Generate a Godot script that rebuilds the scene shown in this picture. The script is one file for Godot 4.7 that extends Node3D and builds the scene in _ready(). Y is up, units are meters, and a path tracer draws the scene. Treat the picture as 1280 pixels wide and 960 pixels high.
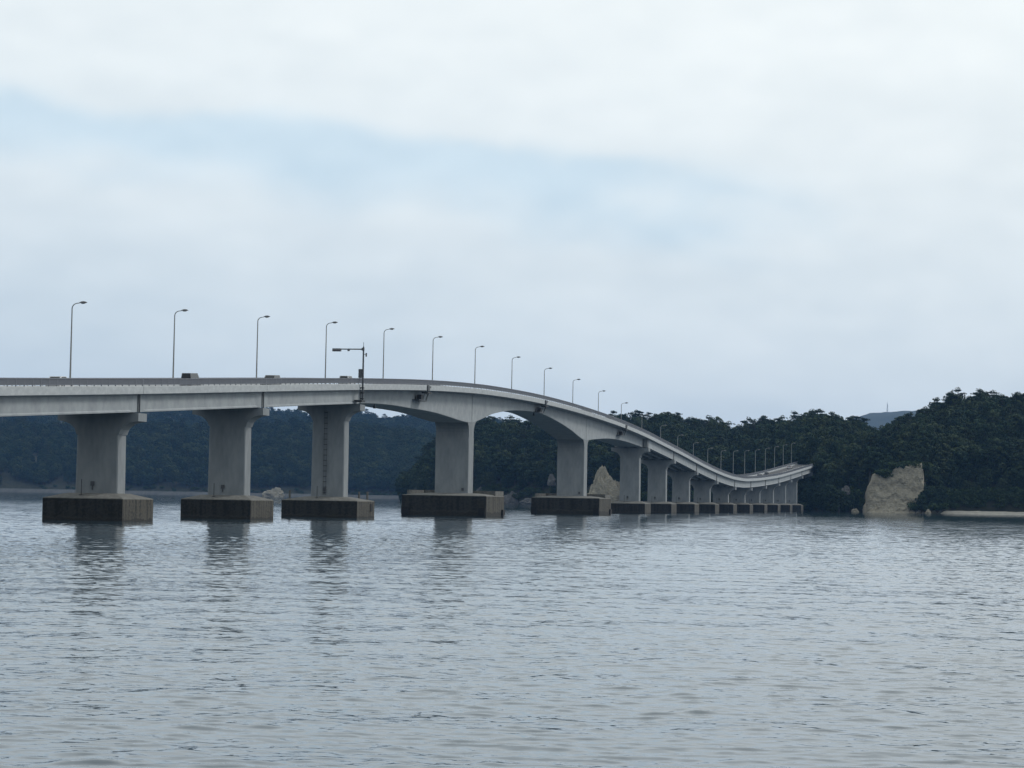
extends Node3D
# A long concrete road bridge over a calm bay, seen from the shore on an overcast day.
# World: y up, metres, sea level at y = 0, the camera stands near the origin and looks along -z.

const EYE := 3.44
const ALONG := Vector3(0.225408, 0, -0.974265)     # the bridge runs this way, away from the camera
const ACROSS := Vector3(0.974265, 0, 0.225408)     # towards the side of the bridge the camera stands on
const BRIDGE_AT := Vector3(-45.66, 0, -263.99)

# underside of the deck edge along the bridge: distance, height
const DECK := [[-180.0, 4.9], [-140.0, 7.0], [-90.0, 9.65], [-39.0, 12.36], [-2.6, 14.27], [35.7, 16.37], [62.5, 17.85], [90.0, 19.3], [123.0, 20.8], [156.0, 21.85], [186.0, 22.3], [210.0, 22.38], [238.0, 22.15], [267.5, 21.6], [300.0, 20.7], [332.0, 19.4], [353.0, 18.3], [395.0, 15.95], [429.0, 13.9], [461.0, 12.2], [498.6, 10.75], [520.0, 10.4], [540.0, 10.4], [580.0, 11.2], [641.0, 13.1], [742.0, 17.75], [780.0, 19.6], [830.0, 22.0], [880.0, 24.0]]
# depth of the box girder under the deck edge in the three haunched spans
const HAUNCH := [[60.0, 2.0], [83.5, 2.05], [93.7, 2.1], [105.0, 2.4], [116.7, 2.95], [130.3, 3.55], [142.0, 4.35], [151.0, 5.0], [157.7, 5.15], [164.0, 4.55], [174.0, 3.2], [188.0, 2.2], [205.0, 1.7], [217.0, 1.7], [233.8, 2.65], [247.6, 3.8], [258.8, 5.0], [264.0, 5.15], [272.7, 4.5], [291.0, 3.3], [310.0, 2.6], [331.0, 2.3], [338.8, 2.25], [350.0, 2.2]]
const PIERS_LEFT := [-87.2, -44.8, -2.25, 40.0, 83.5]
const PIER_A := 157.7
const PIER_B := 264.0
const PIERS_RIGHT := [338.8, 381.35, 423.9, 466.45, 509.0, 551.55, 594.1, 636.65, 679.2, 721.75]
const ABUTMENT_LEFT := -129.6
const ABUTMENT_RIGHT := 764.3

# land: [shore x, shore z, ridge x, ridge z, ground height of the ridge]
const ISLAND := [ [-60.9, -1335, -61.3, -1345, 2.1], [-57.4, -1330, -58.4, -1350, 2.3], [-51.1, -1320, -52.9, -1355, 9.9], [-43.9, -1310, -46.3, -1360, 22.3], [-34.6, -1300, -37.3, -1370, 32.2], [-21.1, -1290, -23.4, -1380, 36.5], [-9.9, -1280, -11.5, -1380, 38.2], [7.7, -1260, 7.5, -1370, 37.3], [26.8, -1240, 28.7, -1370, 39.1], [50.7, -1200, 56.2, -1350, 41.7], [60.5, -1190, 67.4, -1340, 38.3], [66.8, -1185, 74.2, -1330, 39.9], [76.7, -1180, 85.0, -1320, 39.9], [84.4, -1175, 94.1, -1320, 39.2], [89.3, -1170, 100.1, -1320, 35.9], [97.4, -1165, 109.7, -1320, 36.5], [103.7, -1160, 116.5, -1310, 35.9], [110.0, -1150, 123.8, -1300, 31.9], [115.7, -1140, 131.3, -1300, 34.9], [120.6, -1120, 138.3, -1290, 34.9], [122.2, -1110, 141.4, -1290, 37.9], [126.0, -1080, 148.7, -1280, 37.4], [126.9, -1045, 153.7, -1270, 36.1], [126.6, -1000, 159.0, -1260, 38.4], [130.5, -990, 164.8, -1255, 38.8], [134.2, -985, 169.8, -1250, 39.2], [139.0, -983, 174.9, -1240, 36.3], [146.2, -981, 181.3, -1220, 35.4], [150.8, -980, 184.2, -1200, 29.3], [154.0, -979, 185.2, -1180, 25.9], [160.6, -978, 190.0, -1160, 29.3], [166.3, -978, 195.1, -1150, 31.6], [172.5, -979, 200.5, -1140, 33.6], [175.6, -980, 202.0, -1130, 36.3], [180.0, -985, 205.2, -1125, 39.2], [188.9, -996, 212.0, -1120, 43.0], [194.0, -999, 215.0, -1110, 43.4], [200.4, -1000, 221.9, -1110, 42.7], [204.8, -1000, 225.9, -1105, 44.6], [212.4, -1000, 233.2, -1100, 44.0], [220.9, -998, 243.1, -1100, 43.8], [239.6, -990, 264.7, -1095, 45.9], [262.9, -975, 293.6, -1090, 41.7], [291.9, -960, 328.2, -1080, 27.0], [315.0, -950, 351.5, -1060, 11.9] ]
const NEAR_HILL := [ [-757.6, -2080, -854.1, -2340, 39.6], [-651.7, -2132, -749.5, -2444, 61.4], [-566.4, -2171, -653.6, -2496, 66.7], [-485.2, -2210, -558.8, -2535, 66.3], [-409.1, -2210, -471.2, -2535, 61.0], [-363.4, -2210, -418.9, -2535, 64.5], [-320.8, -2210, -370.0, -2535, 67.2], [-256.8, -2210, -296.5, -2535, 65.9], [-203.5, -2210, -235.4, -2535, 70.6], [-150.3, -2210, -174.1, -2535, 68.2], [-130.5, -2210, -151.3, -2535, 65.1], [-113.7, -2210, -132.0, -2535, 62.9], [-91.6, -2210, -106.6, -2535, 61.8], [-80.2, -2210, -93.4, -2535, 58.3], [-59.3, -2223, -68.3, -2522, 46.2], [-28.8, -2236, -32.4, -2470, 20.2], [2.0, -2249, 2.1, -2405, -4.9] ]
const BACK_HILL := [ [-970.7, -2665, -1281.6, -3510, 76.6], [-814.6, -2665, -1077.0, -3510, 110.7], [-676.9, -2665, -895.7, -3510, 124.9], [-585.1, -2665, -774.7, -3510, 129.6], [-475.0, -2665, -629.5, -3510, 133.5], [-401.5, -2665, -532.5, -3510, 130.5], [-291.4, -2665, -386.7, -3510, 116.2], [-263.8, -2665, -350.3, -3510, 112.0], [-240.9, -2665, -320.0, -3510, 112.6], [-177.5, -2665, -236.4, -3510, 111.2], [-163.8, -2665, -218.2, -3510, 108.4], [-147.2, -2665, -196.3, -3510, 103.5], [-131.6, -2665, -175.7, -3510, 104.7], [-115.1, -2665, -154.0, -3510, 107.2], [-102.2, -2665, -137.1, -3510, 109.5], [-71.0, -2665, -96.0, -3510, 111.9], [-16.0, -2665, -23.2, -3510, 107.2], [57.5, -2665, 72.8, -3445, 77.1], [149.3, -2665, 188.9, -3380, 19.4] ]
const MOUNTAIN := [ [560.9, -6200, 632.4, -7000, 67.8], [731.8, -6200, 824.1, -7000, 167.8], [859.9, -6200, 968.1, -7000, 238.1], [919.7, -6200, 1035.5, -7000, 262.3], [960.3, -6200, 1081.2, -7000, 277.6], [1007.3, -6200, 1134.3, -7000, 282.7], [1054.3, -6200, 1187.4, -7000, 286.1], [1101.2, -6200, 1240.5, -7000, 289.8], [1180.3, -6200, 1329.9, -7000, 290.7], [1287.1, -6200, 1450.8, -7000, 276.0], [1415.2, -6200, 1596.0, -7000, 242.5], [1628.8, -6200, 1838.1, -7000, 150.4] ]

var M := {}
var bridge: Node3D
var rng := RandomNumberGenerator.new()
var used := {}

# ------------------------------------------------------------------ small helpers
func numbered(called: String) -> String:
	if not used.has(called):
		used[called] = 0
		return called
	used[called] += 1
	return "%s_%03d" % [called, used[called]]

func thing(called: String, label: String, category: String, group := "") -> Node3D:
	var o := Node3D.new()
	o.name = numbered(called)
	add_child(o)
	describe(o, label, category, group)
	return o

func describe(o: Node, label: String, category: String, group := "", kind := "") -> void:
	o.set_meta("label", label)
	if category != "":
		o.set_meta("category", category)
	if group != "":
		o.set_meta("group", group)
	if kind != "":
		o.set_meta("kind", kind)

func node(called: String, parent: Node) -> Node3D:
	var o := Node3D.new()
	o.name = called
	parent.add_child(o, true)
	return o

func put(called: String, mesh: Mesh, parent: Node, m: Material = null) -> MeshInstance3D:
	var o := MeshInstance3D.new()
	o.name = called if parent != self else numbered(called)
	o.mesh = mesh
	if m:
		for k in mesh.get_surface_count():
			o.set_surface_override_material(k, m)
	parent.add_child(o, true)
	return o

func tool() -> SurfaceTool:
	var st := SurfaceTool.new()
	st.begin(Mesh.PRIMITIVE_TRIANGLES)
	st.set_smooth_group(-1)
	return st

func done(st: SurfaceTool, m: Material, onto: ArrayMesh = null) -> ArrayMesh:
	st.generate_normals()
	st.set_material(m)
	return st.commit(onto)

func tri(st: SurfaceTool, a: Vector3, b: Vector3, c: Vector3) -> void:
	st.add_vertex(a); st.add_vertex(b); st.add_vertex(c)

func quad(st: SurfaceTool, a: Vector3, b: Vector3, c: Vector3, d: Vector3) -> void:
	tri(st, a, b, c); tri(st, a, c, d)

func box(st: SurfaceTool, lo: Vector3, hi: Vector3, at := Transform3D.IDENTITY) -> void:
	var p := []
	for k in 8:
		p.append(at * Vector3(hi.x if k & 1 else lo.x, hi.y if k & 2 else lo.y, hi.z if k & 4 else lo.z))
	quad(st, p[0], p[2], p[3], p[1]); quad(st, p[4], p[5], p[7], p[6])
	quad(st, p[0], p[4], p[6], p[2]); quad(st, p[1], p[3], p[7], p[5])
	quad(st, p[2], p[6], p[7], p[3]); quad(st, p[0], p[1], p[5], p[4])

# a closed outline in the x-y plane pushed along z, with chamfer-free straight sides
func push_z(st: SurfaceTool, outline: PackedVector2Array, z0: float, z1: float) -> void:
	var n := outline.size()
	for k in n:
		var a := outline[k]
		var b := outline[(k + 1) % n]
		quad(st, Vector3(a.x, a.y, z0), Vector3(b.x, b.y, z0), Vector3(b.x, b.y, z1), Vector3(a.x, a.y, z1))
	var t := Geometry2D.triangulate_polygon(outline)
	for k in range(0, t.size(), 3):
		for z in [z0, z1]:
			tri(st, Vector3(outline[t[k]].x, outline[t[k]].y, z), Vector3(outline[t[k + 1]].x, outline[t[k + 1]].y, z), Vector3(outline[t[k + 2]].x, outline[t[k + 2]].y, z))

# rings of equal length joined one to the next; each ring is a closed outline (across, up) at a distance along x
func rings(st: SurfaceTool, at: PackedFloat32Array, outlines: Array, cap := true) -> void:
	for k in at.size() - 1:
		var p: PackedVector2Array = outlines[k]
		var q: PackedVector2Array = outlines[k + 1]
		var n := p.size()
		for i in n:
			var j := (i + 1) % n
			quad(st, Vector3(at[k], p[i].y, p[i].x), Vector3(at[k + 1], q[i].y, q[i].x), Vector3(at[k + 1], q[j].y, q[j].x), Vector3(at[k], p[j].y, p[j].x))
	if cap:
		for k in [0, at.size() - 1]:
			var p: PackedVector2Array = outlines[k]
			var t := Geometry2D.triangulate_polygon(p)
			for i in range(0, t.size(), 3):
				tri(st, Vector3(at[k], p[t[i]].y, p[t[i]].x), Vector3(at[k], p[t[i + 1]].y, p[t[i + 1]].x), Vector3(at[k], p[t[i + 2]].y, p[t[i + 2]].x))

# a round bar through points with a radius at each
func tube(st: SurfaceTool, pts: Array, radii: Array, sides := 8) -> void:
	var last := []
	for k in pts.size():
		var dir: Vector3 = (pts[mini(k + 1, pts.size() - 1)] - pts[maxi(k - 1, 0)]).normalized()
		var u := dir.cross(Vector3(0.31, 0.2, 0.93)).normalized()
		var w := dir.cross(u)
		var ring := []
		for i in sides:
			var a := TAU * i / sides
			ring.append(pts[k] + (u * cos(a) + w * sin(a)) * radii[k])
		if k > 0:
			for i in sides:
				quad(st, last[i], ring[i], ring[(i + 1) % sides], last[(i + 1) % sides])
		if k == 0 or k == pts.size() - 1:
			for i in sides - 2:
				tri(st, ring[0], ring[i + 1], ring[i + 2])
		last = ring

func along(table: Array, s: float) -> float:
	var k := 0
	while k < table.size() - 2 and table[k + 1][0] < s:
		k += 1
	var a: Array = table[k]
	var b: Array = table[k + 1]
	var p: Array = table[maxi(k - 1, 0)]
	var q: Array = table[mini(k + 2, table.size() - 1)]
	var h: float = b[0] - a[0]
	var t: float = clampf((s - a[0]) / h, 0.0, 1.0)
	var ma: float = (b[1] - p[1]) / maxf(b[0] - p[0], 0.01) * h
	var mb: float = (q[1] - a[1]) / maxf(q[0] - a[0], 0.01) * h
	var t2 := t * t
	var t3 := t2 * t
	return (2 * t3 - 3 * t2 + 1) * a[1] + (t3 - 2 * t2 + t) * ma + (-2 * t3 + 3 * t2) * b[1] + (t3 - t2) * mb

func deck(s: float) -> float:
	return along(DECK, s)

func steps(a: float, b: float, most: float) -> PackedFloat32Array:
	var n := maxi(1, ceili((b - a) / most))
	var r := PackedFloat32Array()
	for k in n + 1:
		r.append(lerpf(a, b, float(k) / n))
	return r

func on_bridge(s: float, t: float, y: float) -> Vector3:
	return BRIDGE_AT + ALONG * s + ACROSS * t + Vector3(0, y, 0)

# ------------------------------------------------------------------ materials
func grey_noise(sid: int, freq: float, w := 256, h := 256, octaves := 5) -> Image:
	var n := FastNoiseLite.new()
	n.seed = sid
	n.frequency = freq
	n.fractal_octaves = octaves
	n.noise_type = FastNoiseLite.TYPE_SIMPLEX_SMOOTH
	return n.get_seamless_image(w, h)

# two layers of noise turned into colours; the colours are real-world (linear) values
func mottled(sid: int, dark: Color, light: Color, fine := 0.06, coarse := 0.012, share := 0.6, size := 256) -> ImageTexture:
	var a := grey_noise(sid, coarse, size, size)
	var b := grey_noise(sid + 1, fine, size, size, 3)
	var im := Image.create(size, size, false, Image.FORMAT_RGB8)
	for y in size:
		for x in size:
			var v := clampf((a.get_pixel(x, y).r * share + b.get_pixel(x, y).r * (1.0 - share) - 0.5) * 1.5 + 0.5, 0.0, 1.0)
			im.set_pixel(x, y, dark.lerp(light, v).linear_to_srgb())
	im.generate_mipmaps()
	return ImageTexture.create_from_image(im)

func surface(tex: Texture2D, rough: float, scale: Vector3, world := false) -> StandardMaterial3D:
	var m := StandardMaterial3D.new()
	m.albedo_texture = tex
	m.roughness = rough
	m.uv1_triplanar = true
	m.uv1_world_triplanar = world
	m.uv1_scale = scale
	return m

func plain(c: Color, rough := 0.6, metal := 0.0) -> StandardMaterial3D:
	var m := StandardMaterial3D.new()
	m.albedo_color = c.linear_to_srgb()
	m.roughness = rough
	m.metallic = metal
	return m

# concrete below the splash line: weed and mussels with ragged upper edges, drips of grime from the rim
func stained(sid: int, bare: Color, weed: Color, cover: float) -> ImageTexture:
	var w := 512
	var h := 192
	var ragged := grey_noise(sid, 0.02, w, 64)
	var fine := grey_noise(sid + 3, 0.05, w, h, 4)
	var drip := grey_noise(sid + 7, 0.03, w, 32)
	var im := Image.create(w, h, false, Image.FORMAT_RGB8)
	for x in w:
		for y in h:
			var up := 1.0 - float(y) / h            # 0 at the foot, 1 at the rim
			var g := fine.get_pixel(x, y).r
			var drops := drip.get_pixel(x, int(y * 31.0 / h * 0.4)).r
			var f := clampf((drops + (g - 0.5) * 0.9 - (1.0 - cover)) * 1.8 + 0.3, 0.0, 1.0)
			var c := bare.lerp(weed, f)
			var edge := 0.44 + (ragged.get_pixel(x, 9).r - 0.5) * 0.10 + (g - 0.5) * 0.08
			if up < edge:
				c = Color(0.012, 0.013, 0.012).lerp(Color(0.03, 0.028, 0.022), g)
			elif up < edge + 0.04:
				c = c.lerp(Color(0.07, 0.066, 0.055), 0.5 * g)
			im.set_pixel(x, y, c.linear_to_srgb())
	return ImageTexture.create_from_image(im)

func make_materials() -> void:
	var con := mottled(11, Color(0.175, 0.19, 0.20), Color(0.255, 0.272, 0.28), 0.05, 0.01, 0.65)
	M.concrete = surface(con, 0.85, Vector3(0.11, 0.035, 0.11))
	var con2 := mottled(21, Color(0.34, 0.36, 0.37), Color(0.45, 0.47, 0.475), 0.05, 0.015, 0.6)
	M.parapet = surface(con2, 0.85, Vector3(0.16, 0.3, 0.16))
	M.girder = surface(mottled(25, Color(0.245, 0.265, 0.278), Color(0.335, 0.358, 0.368), 0.05, 0.015, 0.6), 0.85, Vector3(0.07, 0.06, 0.07))
	var con3 := mottled(31, Color(0.08, 0.08, 0.072), Color(0.17, 0.168, 0.155), 0.06, 0.02, 0.5)
	M.cap_top = surface(con3, 0.95, Vector3(0.14, 0.14, 0.14))
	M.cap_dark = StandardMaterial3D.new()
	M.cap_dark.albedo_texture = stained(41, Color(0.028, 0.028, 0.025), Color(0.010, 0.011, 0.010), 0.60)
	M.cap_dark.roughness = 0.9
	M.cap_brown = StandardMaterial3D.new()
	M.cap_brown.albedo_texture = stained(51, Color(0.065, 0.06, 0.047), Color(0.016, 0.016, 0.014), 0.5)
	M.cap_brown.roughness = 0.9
	M.asphalt = surface(mottled(61, Color(0.035, 0.035, 0.036), Color(0.06, 0.06, 0.06)), 0.95, Vector3(0.3, 0.3, 0.3))
	M.line = plain(Color(0.6, 0.6, 0.58), 0.8)
	M.rail = plain(Color(0.20, 0.21, 0.235), 0.55, 0.3)
	M.pole = plain(Color(0.27, 0.275, 0.27), 0.5, 0.2)
	M.lamp_body = plain(Color(0.12, 0.12, 0.125), 0.5, 0.2)
	M.lens = plain(Color(0.35, 0.36, 0.36), 0.2)
	M.dark = plain(Color(0.03, 0.032, 0.035), 0.6)
	M.steel_grey = plain(Color(0.09, 0.095, 0.10), 0.5, 0.5)
	M.rubber = plain(Color(0.012, 0.012, 0.012), 0.9)
	M.glass = plain(Color(0.015, 0.018, 0.02), 0.05)
	M.red = plain(Color(0.35, 0.02, 0.015), 0.2)
	M.white_lamp = plain(Color(0.7, 0.7, 0.68), 0.15)
	M.rock = surface(mottled(71, Color(0.20, 0.178, 0.135), Color(0.35, 0.32, 0.25), 0.07, 0.018, 0.5), 0.95, Vector3(0.045, 0.06, 0.045), true)
	M.grey_rock = surface(mottled(75, Color(0.06, 0.06, 0.06), Color(0.14, 0.14, 0.135), 0.05, 0.018, 0.55), 0.95, Vector3(0.06, 0.06, 0.06), true)
	M.ground = surface(mottled(81, Color(0.018, 0.022, 0.012), Color(0.05, 0.05, 0.03)), 1.0, Vector3(0.06, 0.06, 0.06), true)
	M.hillside = surface(mottled(85, Color(0.02, 0.028, 0.016), Color(0.045, 0.055, 0.03), 0.08, 0.02, 0.5), 1.0, Vector3(0.004, 0.004, 0.004), true)
	M.sand = surface(mottled(91, Color(0.27, 0.255, 0.22), Color(0.42, 0.40, 0.35)), 1.0, Vector3(0.1, 0.1, 0.1), true)
	M.grass = plain(Color(0.07, 0.085, 0.04), 1.0)
	M.seawall = surface(mottled(95, Color(0.06, 0.065, 0.066), Color(0.12, 0.12, 0.115)), 0.95, Vector3(0.03, 0.08, 0.03), true)
	M.bark = plain(Color(0.05, 0.038, 0.03), 1.0)
	var grit := ImageTexture.create_from_image(grey_noise(78, 0.03, 512, 512, 5))
	for k in ["rock", "grey_rock"]:
		M[k].heightmap_enabled = true
		M[k].heightmap_texture = grit
		M[k].heightmap_scale = 35.0
	for k in ["leaf"]:
		var m := StandardMaterial3D.new()
		m.vertex_color_use_as_albedo = true
		m.roughness = 0.8
		m.metallic_specular = 0.15
		m.backlight = Color(0.05, 0.06, 0.03)
		m.cull_mode = BaseMaterial3D.CULL_DISABLED
		M[k] = m

# ------------------------------------------------------------------ camera, sky, sun
func make_view() -> void:
	var cam := Camera3D.new()
	cam.name = "camera"
	add_child(cam)
	cam.fov = 2.0 * rad_to_deg(atan(480.0 / 2900.0))
	cam.near = 0.5
	cam.far = 30000.0
	cam.position = Vector3(0, EYE, 0)
	cam.rotation = Vector3(deg_to_rad(2.801), 0, deg_to_rad(1.06))
	cam.current = true
	var e := Environment.new()
	e.background_mode = Environment.BG_SKY
	e.tonemap_mode = Environment.TONE_MAPPER_LINEAR
	e.tonemap_exposure = 1.0
	e.sdfgi_enabled = true
	e.ssao_enabled = true
	e.ssil_enabled = true
	e.fog_enabled = true
	e.fog_density = 0.00005
	e.fog_light_color = Color(0.52, 0.73, 1.0)
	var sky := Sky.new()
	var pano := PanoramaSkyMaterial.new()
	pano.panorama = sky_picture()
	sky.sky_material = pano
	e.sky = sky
	var w := WorldEnvironment.new()
	w.name = "world"
	w.environment = e
	add_child(w)
	var sun := DirectionalLight3D.new()
	sun.name = "sun"
	add_child(sun)
	sun.look_at_from_position(Vector3.ZERO, -SUN_AT)
	sun.light_energy = 0.5
	sun.light_angular_distance = 14.0
	sun.light_color = Color(1.0, 0.985, 0.965)
	sun.shadow_enabled = true

const SUN_AT := Vector3(0.64, 0.62, -0.45)

func sky_picture() -> ImageTexture:
	var w := 2048
	var h := 1024
	var im := Image.create(w, h, false, Image.FORMAT_RGBF)
	var big := FastNoiseLite.new()
	big.seed = 5
	big.frequency = 1.0
	big.fractal_octaves = 5
	var wisp := FastNoiseLite.new()
	wisp.seed = 9
	wisp.frequency = 1.0
	wisp.fractal_octaves = 5
	var sun := SUN_AT.normalized()
	for j in h / 2 + 4:
		var el := PI / 2 - PI * (j + 0.5) / h
		var up := sin(el)
		for i in w:
			var az := TAU * (i + 0.5) / w
			if az > PI:
				az -= TAU
			var d := Vector3(sin(az) * cos(el), up, -cos(az) * cos(el))
			# cloud sheets seen from below: flat layers, so they draw out into streaks near the horizon
			var flat := Vector3(d.x, 0, d.z) / (maxf(up, 0.0) + 0.10)
			var n := big.get_noise_3d(flat.x * 0.42 + 3.0, 0.0, flat.z * 0.42)
			var f := wisp.get_noise_3d(flat.x * 1.3, 2.0, flat.z * 2.2)
			# thin veil overhead, greyer and denser towards the horizon
			var c := Color(0.645, 0.755, 0.835).lerp(Color(0.87, 0.945, 0.975), smoothstep(0.05, 0.22, up))
			# brighter round the veiled sun
			var glow := pow(maxf(0.0, d.dot(sun)), 2.0)
			c = c.lerp(Color(0.99, 1.035, 1.02), clampf(glow * 0.9, 0.0, 0.9))
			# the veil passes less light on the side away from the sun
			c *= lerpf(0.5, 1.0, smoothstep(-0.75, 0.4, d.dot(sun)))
			# a long rift in the veil where the blue shows, and its ragged copies further up
			var deg := rad_to_deg(el)
			var azd := rad_to_deg(az)
			var rag := wisp.get_noise_3d(azd * 0.16, deg * 0.42, 7.0)
			var tuft := wisp.get_noise_3d(azd * 0.5, deg * 1.1, 3.0)
			var mid := 7.9 - 0.10 * azd + n * 0.6 + rag * 0.9
			var off := deg - mid
			var rift := (1.0 - smoothstep(0.35, 1.15 + 0.5 * tuft, off + tuft * 0.35)) * smoothstep(-1.9, -0.2, off)
			rift *= 1.0 - smoothstep(1.5, 8.0, azd + rag * 4.0)
			rift *= smoothstep(-34.0, -14.0, azd)
			var more := smoothstep(0.16, 0.5, n) * smoothstep(12.0, 25.0, deg)
			c = c.lerp(Color(0.60, 0.775, 0.90), clampf(rift * 0.72 + more * 0.6, 0.0, 1.0))
			# lit and grey streaks
			var streak := f * 0.03 + n * 0.03 + tuft * 0.045 + rag * 0.05
			c = Color(c.r + streak, c.g + streak * 0.9, c.b + streak * 0.75)
			im.set_pixel(i, j, c)
	for j in range(h / 2 + 4, h):
		for i in range(0, w):
			im.set_pixel(i, j, Color(0.3, 0.36, 0.42))
	return ImageTexture.create_from_image(im)

# ------------------------------------------------------------------ the sea
func make_sea() -> void:
	var chop := FastNoiseLite.new()
	chop.seed = 3
	chop.frequency = 1.0
	chop.fractal_type = FastNoiseLite.FRACTAL_NONE
	var big := FastNoiseLite.new()
	big.seed = 8
	big.frequency = 0.022
	big.fractal_octaves = 3
	var zs := PackedFloat32Array()
	var z := 12.0
	while z < 9000.0:
		zs.append(z)
		z += 0.072 * pow(maxf(z, 24.0) / 30.0, 0.62) if z < 330.0 else 0.30 * pow(z / 330.0, 2.2)
	var nx := 520
	var rows := zs.size()
	var v := PackedVector3Array()
	var uv := PackedVector2Array()
	var hs := PackedFloat32Array()
	v.resize(rows * nx)
	uv.resize(rows * nx)
	hs.resize(rows * nx)
	for r in rows:
		z = zs[r]
		var half := 0.262 * z + 14.0
		var dx := 2.0 * half / (nx - 1)
		var dz := zs[mini(r + 1, rows - 1)] - zs[maxi(r - 1, 0)]
		# waves shorter than the mesh can carry are left to the fine relief of the surface
		var a1 := 0.04 * clampf(3.0 / maxf(dz, dx) - 0.6, 0.0, 1.0)
		var a2 := 0.025 * clampf(0.75 / maxf(dz, dx) - 0.6, 0.0, 1.0)
		var a3 := 0.0055 * clampf(0.5 / maxf(dz, dx) - 0.6, 0.0, 1.0)
		var a4 := 0.020 * clampf(0.30 / maxf(dz, dx) - 0.65, 0.0, 1.0)
		for i in nx:
			var x := -half + dx * i
			# patches of wind: livelier and calmer water
			var gust := 1.0 + 0.45 * big.get_noise_2d(x, z * 0.6)
			var y := 0.0
			var wx := x + z * 0.12
			if a1 > 0.0:
				y += a1 * chop.get_noise_2d(wx * 0.14, z * 0.24)
			if a2 > 0.0:
				var n2 := clampf(0.5 + 0.55 * chop.get_noise_2d(wx * 0.95 + 40.0, z * 1.75), 0.0, 1.0)
				y += a2 * gust * n2 * n2 * n2
			if a4 > 0.0:
				# scattered steeper crests
				var n4 := clampf(0.5 + 0.6 * chop.get_noise_2d(wx * 0.80 + z * 0.1 - 70.0, z * 1.9 + 30.0), 0.0, 1.0)
				y += a4 * gust * n4 * n4 * n4 * n4 * n4
			if a3 > 0.0:
				y += a3 * gust * chop.get_noise_2d(wx * 2.1 - z * 0.2, z * 3.3 + 90.0)
			v[r * nx + i] = Vector3(x, y, -z)
			uv[r * nx + i] = Vector2(wx / 14.0, z / 10.0)
			hs[r * nx + i] = y
	var nrm := PackedVector3Array()
	nrm.resize(rows * nx)
	for r in rows:
		var half := 0.262 * zs[r] + 14.0
		var dx := 2.0 * half / (nx - 1)
		var r0 := maxi(r - 1, 0)
		var r1 := mini(r + 1, rows - 1)
		var dz := zs[r1] - zs[r0]
		for i in nx:
			var sx := (hs[r * nx + mini(i + 1, nx - 1)] - hs[r * nx + maxi(i - 1, 0)]) / (2.0 * dx)
			var sz := (hs[r1 * nx + i] - hs[r0 * nx + i]) / dz
			nrm[r * nx + i] = Vector3(-sx, 1.0, sz).normalized()
	var idx := PackedInt32Array()
	idx.resize((rows - 1) * (nx - 1) * 6)
	var k := 0
	for r in rows - 1:
		for i in nx - 1:
			var a := r * nx + i
			idx[k] = a; idx[k + 1] = a + nx; idx[k + 2] = a + 1
			idx[k + 3] = a + 1; idx[k + 4] = a + nx; idx[k + 5] = a + nx + 1
			k += 6
	var arr := []
	arr.resize(Mesh.ARRAY_MAX)
	arr[Mesh.ARRAY_VERTEX] = v
	arr[Mesh.ARRAY_NORMAL] = nrm
	arr[Mesh.ARRAY_TEX_UV] = uv
	arr[Mesh.ARRAY_INDEX] = idx
	var mesh := ArrayMesh.new()
	mesh.add_surface_from_arrays(Mesh.PRIMITIVE_TRIANGLES, arr)
	var m := StandardMaterial3D.new()
	m.albedo_color = Color(0.028, 0.052, 0.072).linear_to_srgb()
	m.roughness = 0.03
	m.metallic_specular = 0.42
	var ripple := grey_noise(14, 0.016, 1024, 1024, 3)
	m.heightmap_enabled = true
	m.heightmap_texture = ImageTexture.create_from_image(ripple)
	m.heightmap_scale = 0.9
	mesh.surface_set_material(0, m)
	var st := tool()
	quad(st, Vector3(-9000, -0.12, 2000), Vector3(-9000, -0.12, -9000), Vector3(9000, -0.12, -9000), Vector3(9000, -0.12, 2000))
	var deep := plain(Color(0.028, 0.052, 0.072), 0.12)
	done(st, deep, mesh)
	var o := put("sea", mesh, self)
	describe(o, "calm grey blue bay water with small ripples", "", "", "structure")

# ------------------------------------------------------------------ the bridge
func make_bridge() -> void:
	bridge = thing("road_bridge", "long pale concrete road bridge rising and dipping across the bay", "bridge")
	bridge.transform = Transform3D(Basis(ALONG, Vector3.UP, ACROSS), BRIDGE_AT)
	var ends: Array = [ABUTMENT_LEFT] + PIERS_LEFT
	for k in ends.size() - 1:
		beam_span(ends[k], ends[k + 1], 2.05)
	ends = PIERS_RIGHT + [ABUTMENT_RIGHT]
	for k in ends.size() - 1:
		beam_span(ends[k], ends[k + 1], 2.15)
	for s in PIERS_LEFT:
		slender_pier(s, 2.05, s == 83.5)
	for s in PIERS_RIGHT:
		slender_pier(s, 2.15 if s > 340.0 else 2.25, false)
	box_span(PIERS_LEFT[-1], PIER_A)
	box_span(PIER_A, PIER_B)
	box_span(PIER_B, PIERS_RIGHT[0])
	main_pier(PIER_A)
	main_pier(PIER_B)
	abutment(ABUTMENT_LEFT, -1.0)
	abutment(ABUTMENT_RIGHT, 1.0)
	for s in [120.6, 212.2, 304.4]:
		service_platform(s)
	soffit_light(97.0)
	soffit_light(211.0)

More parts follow.
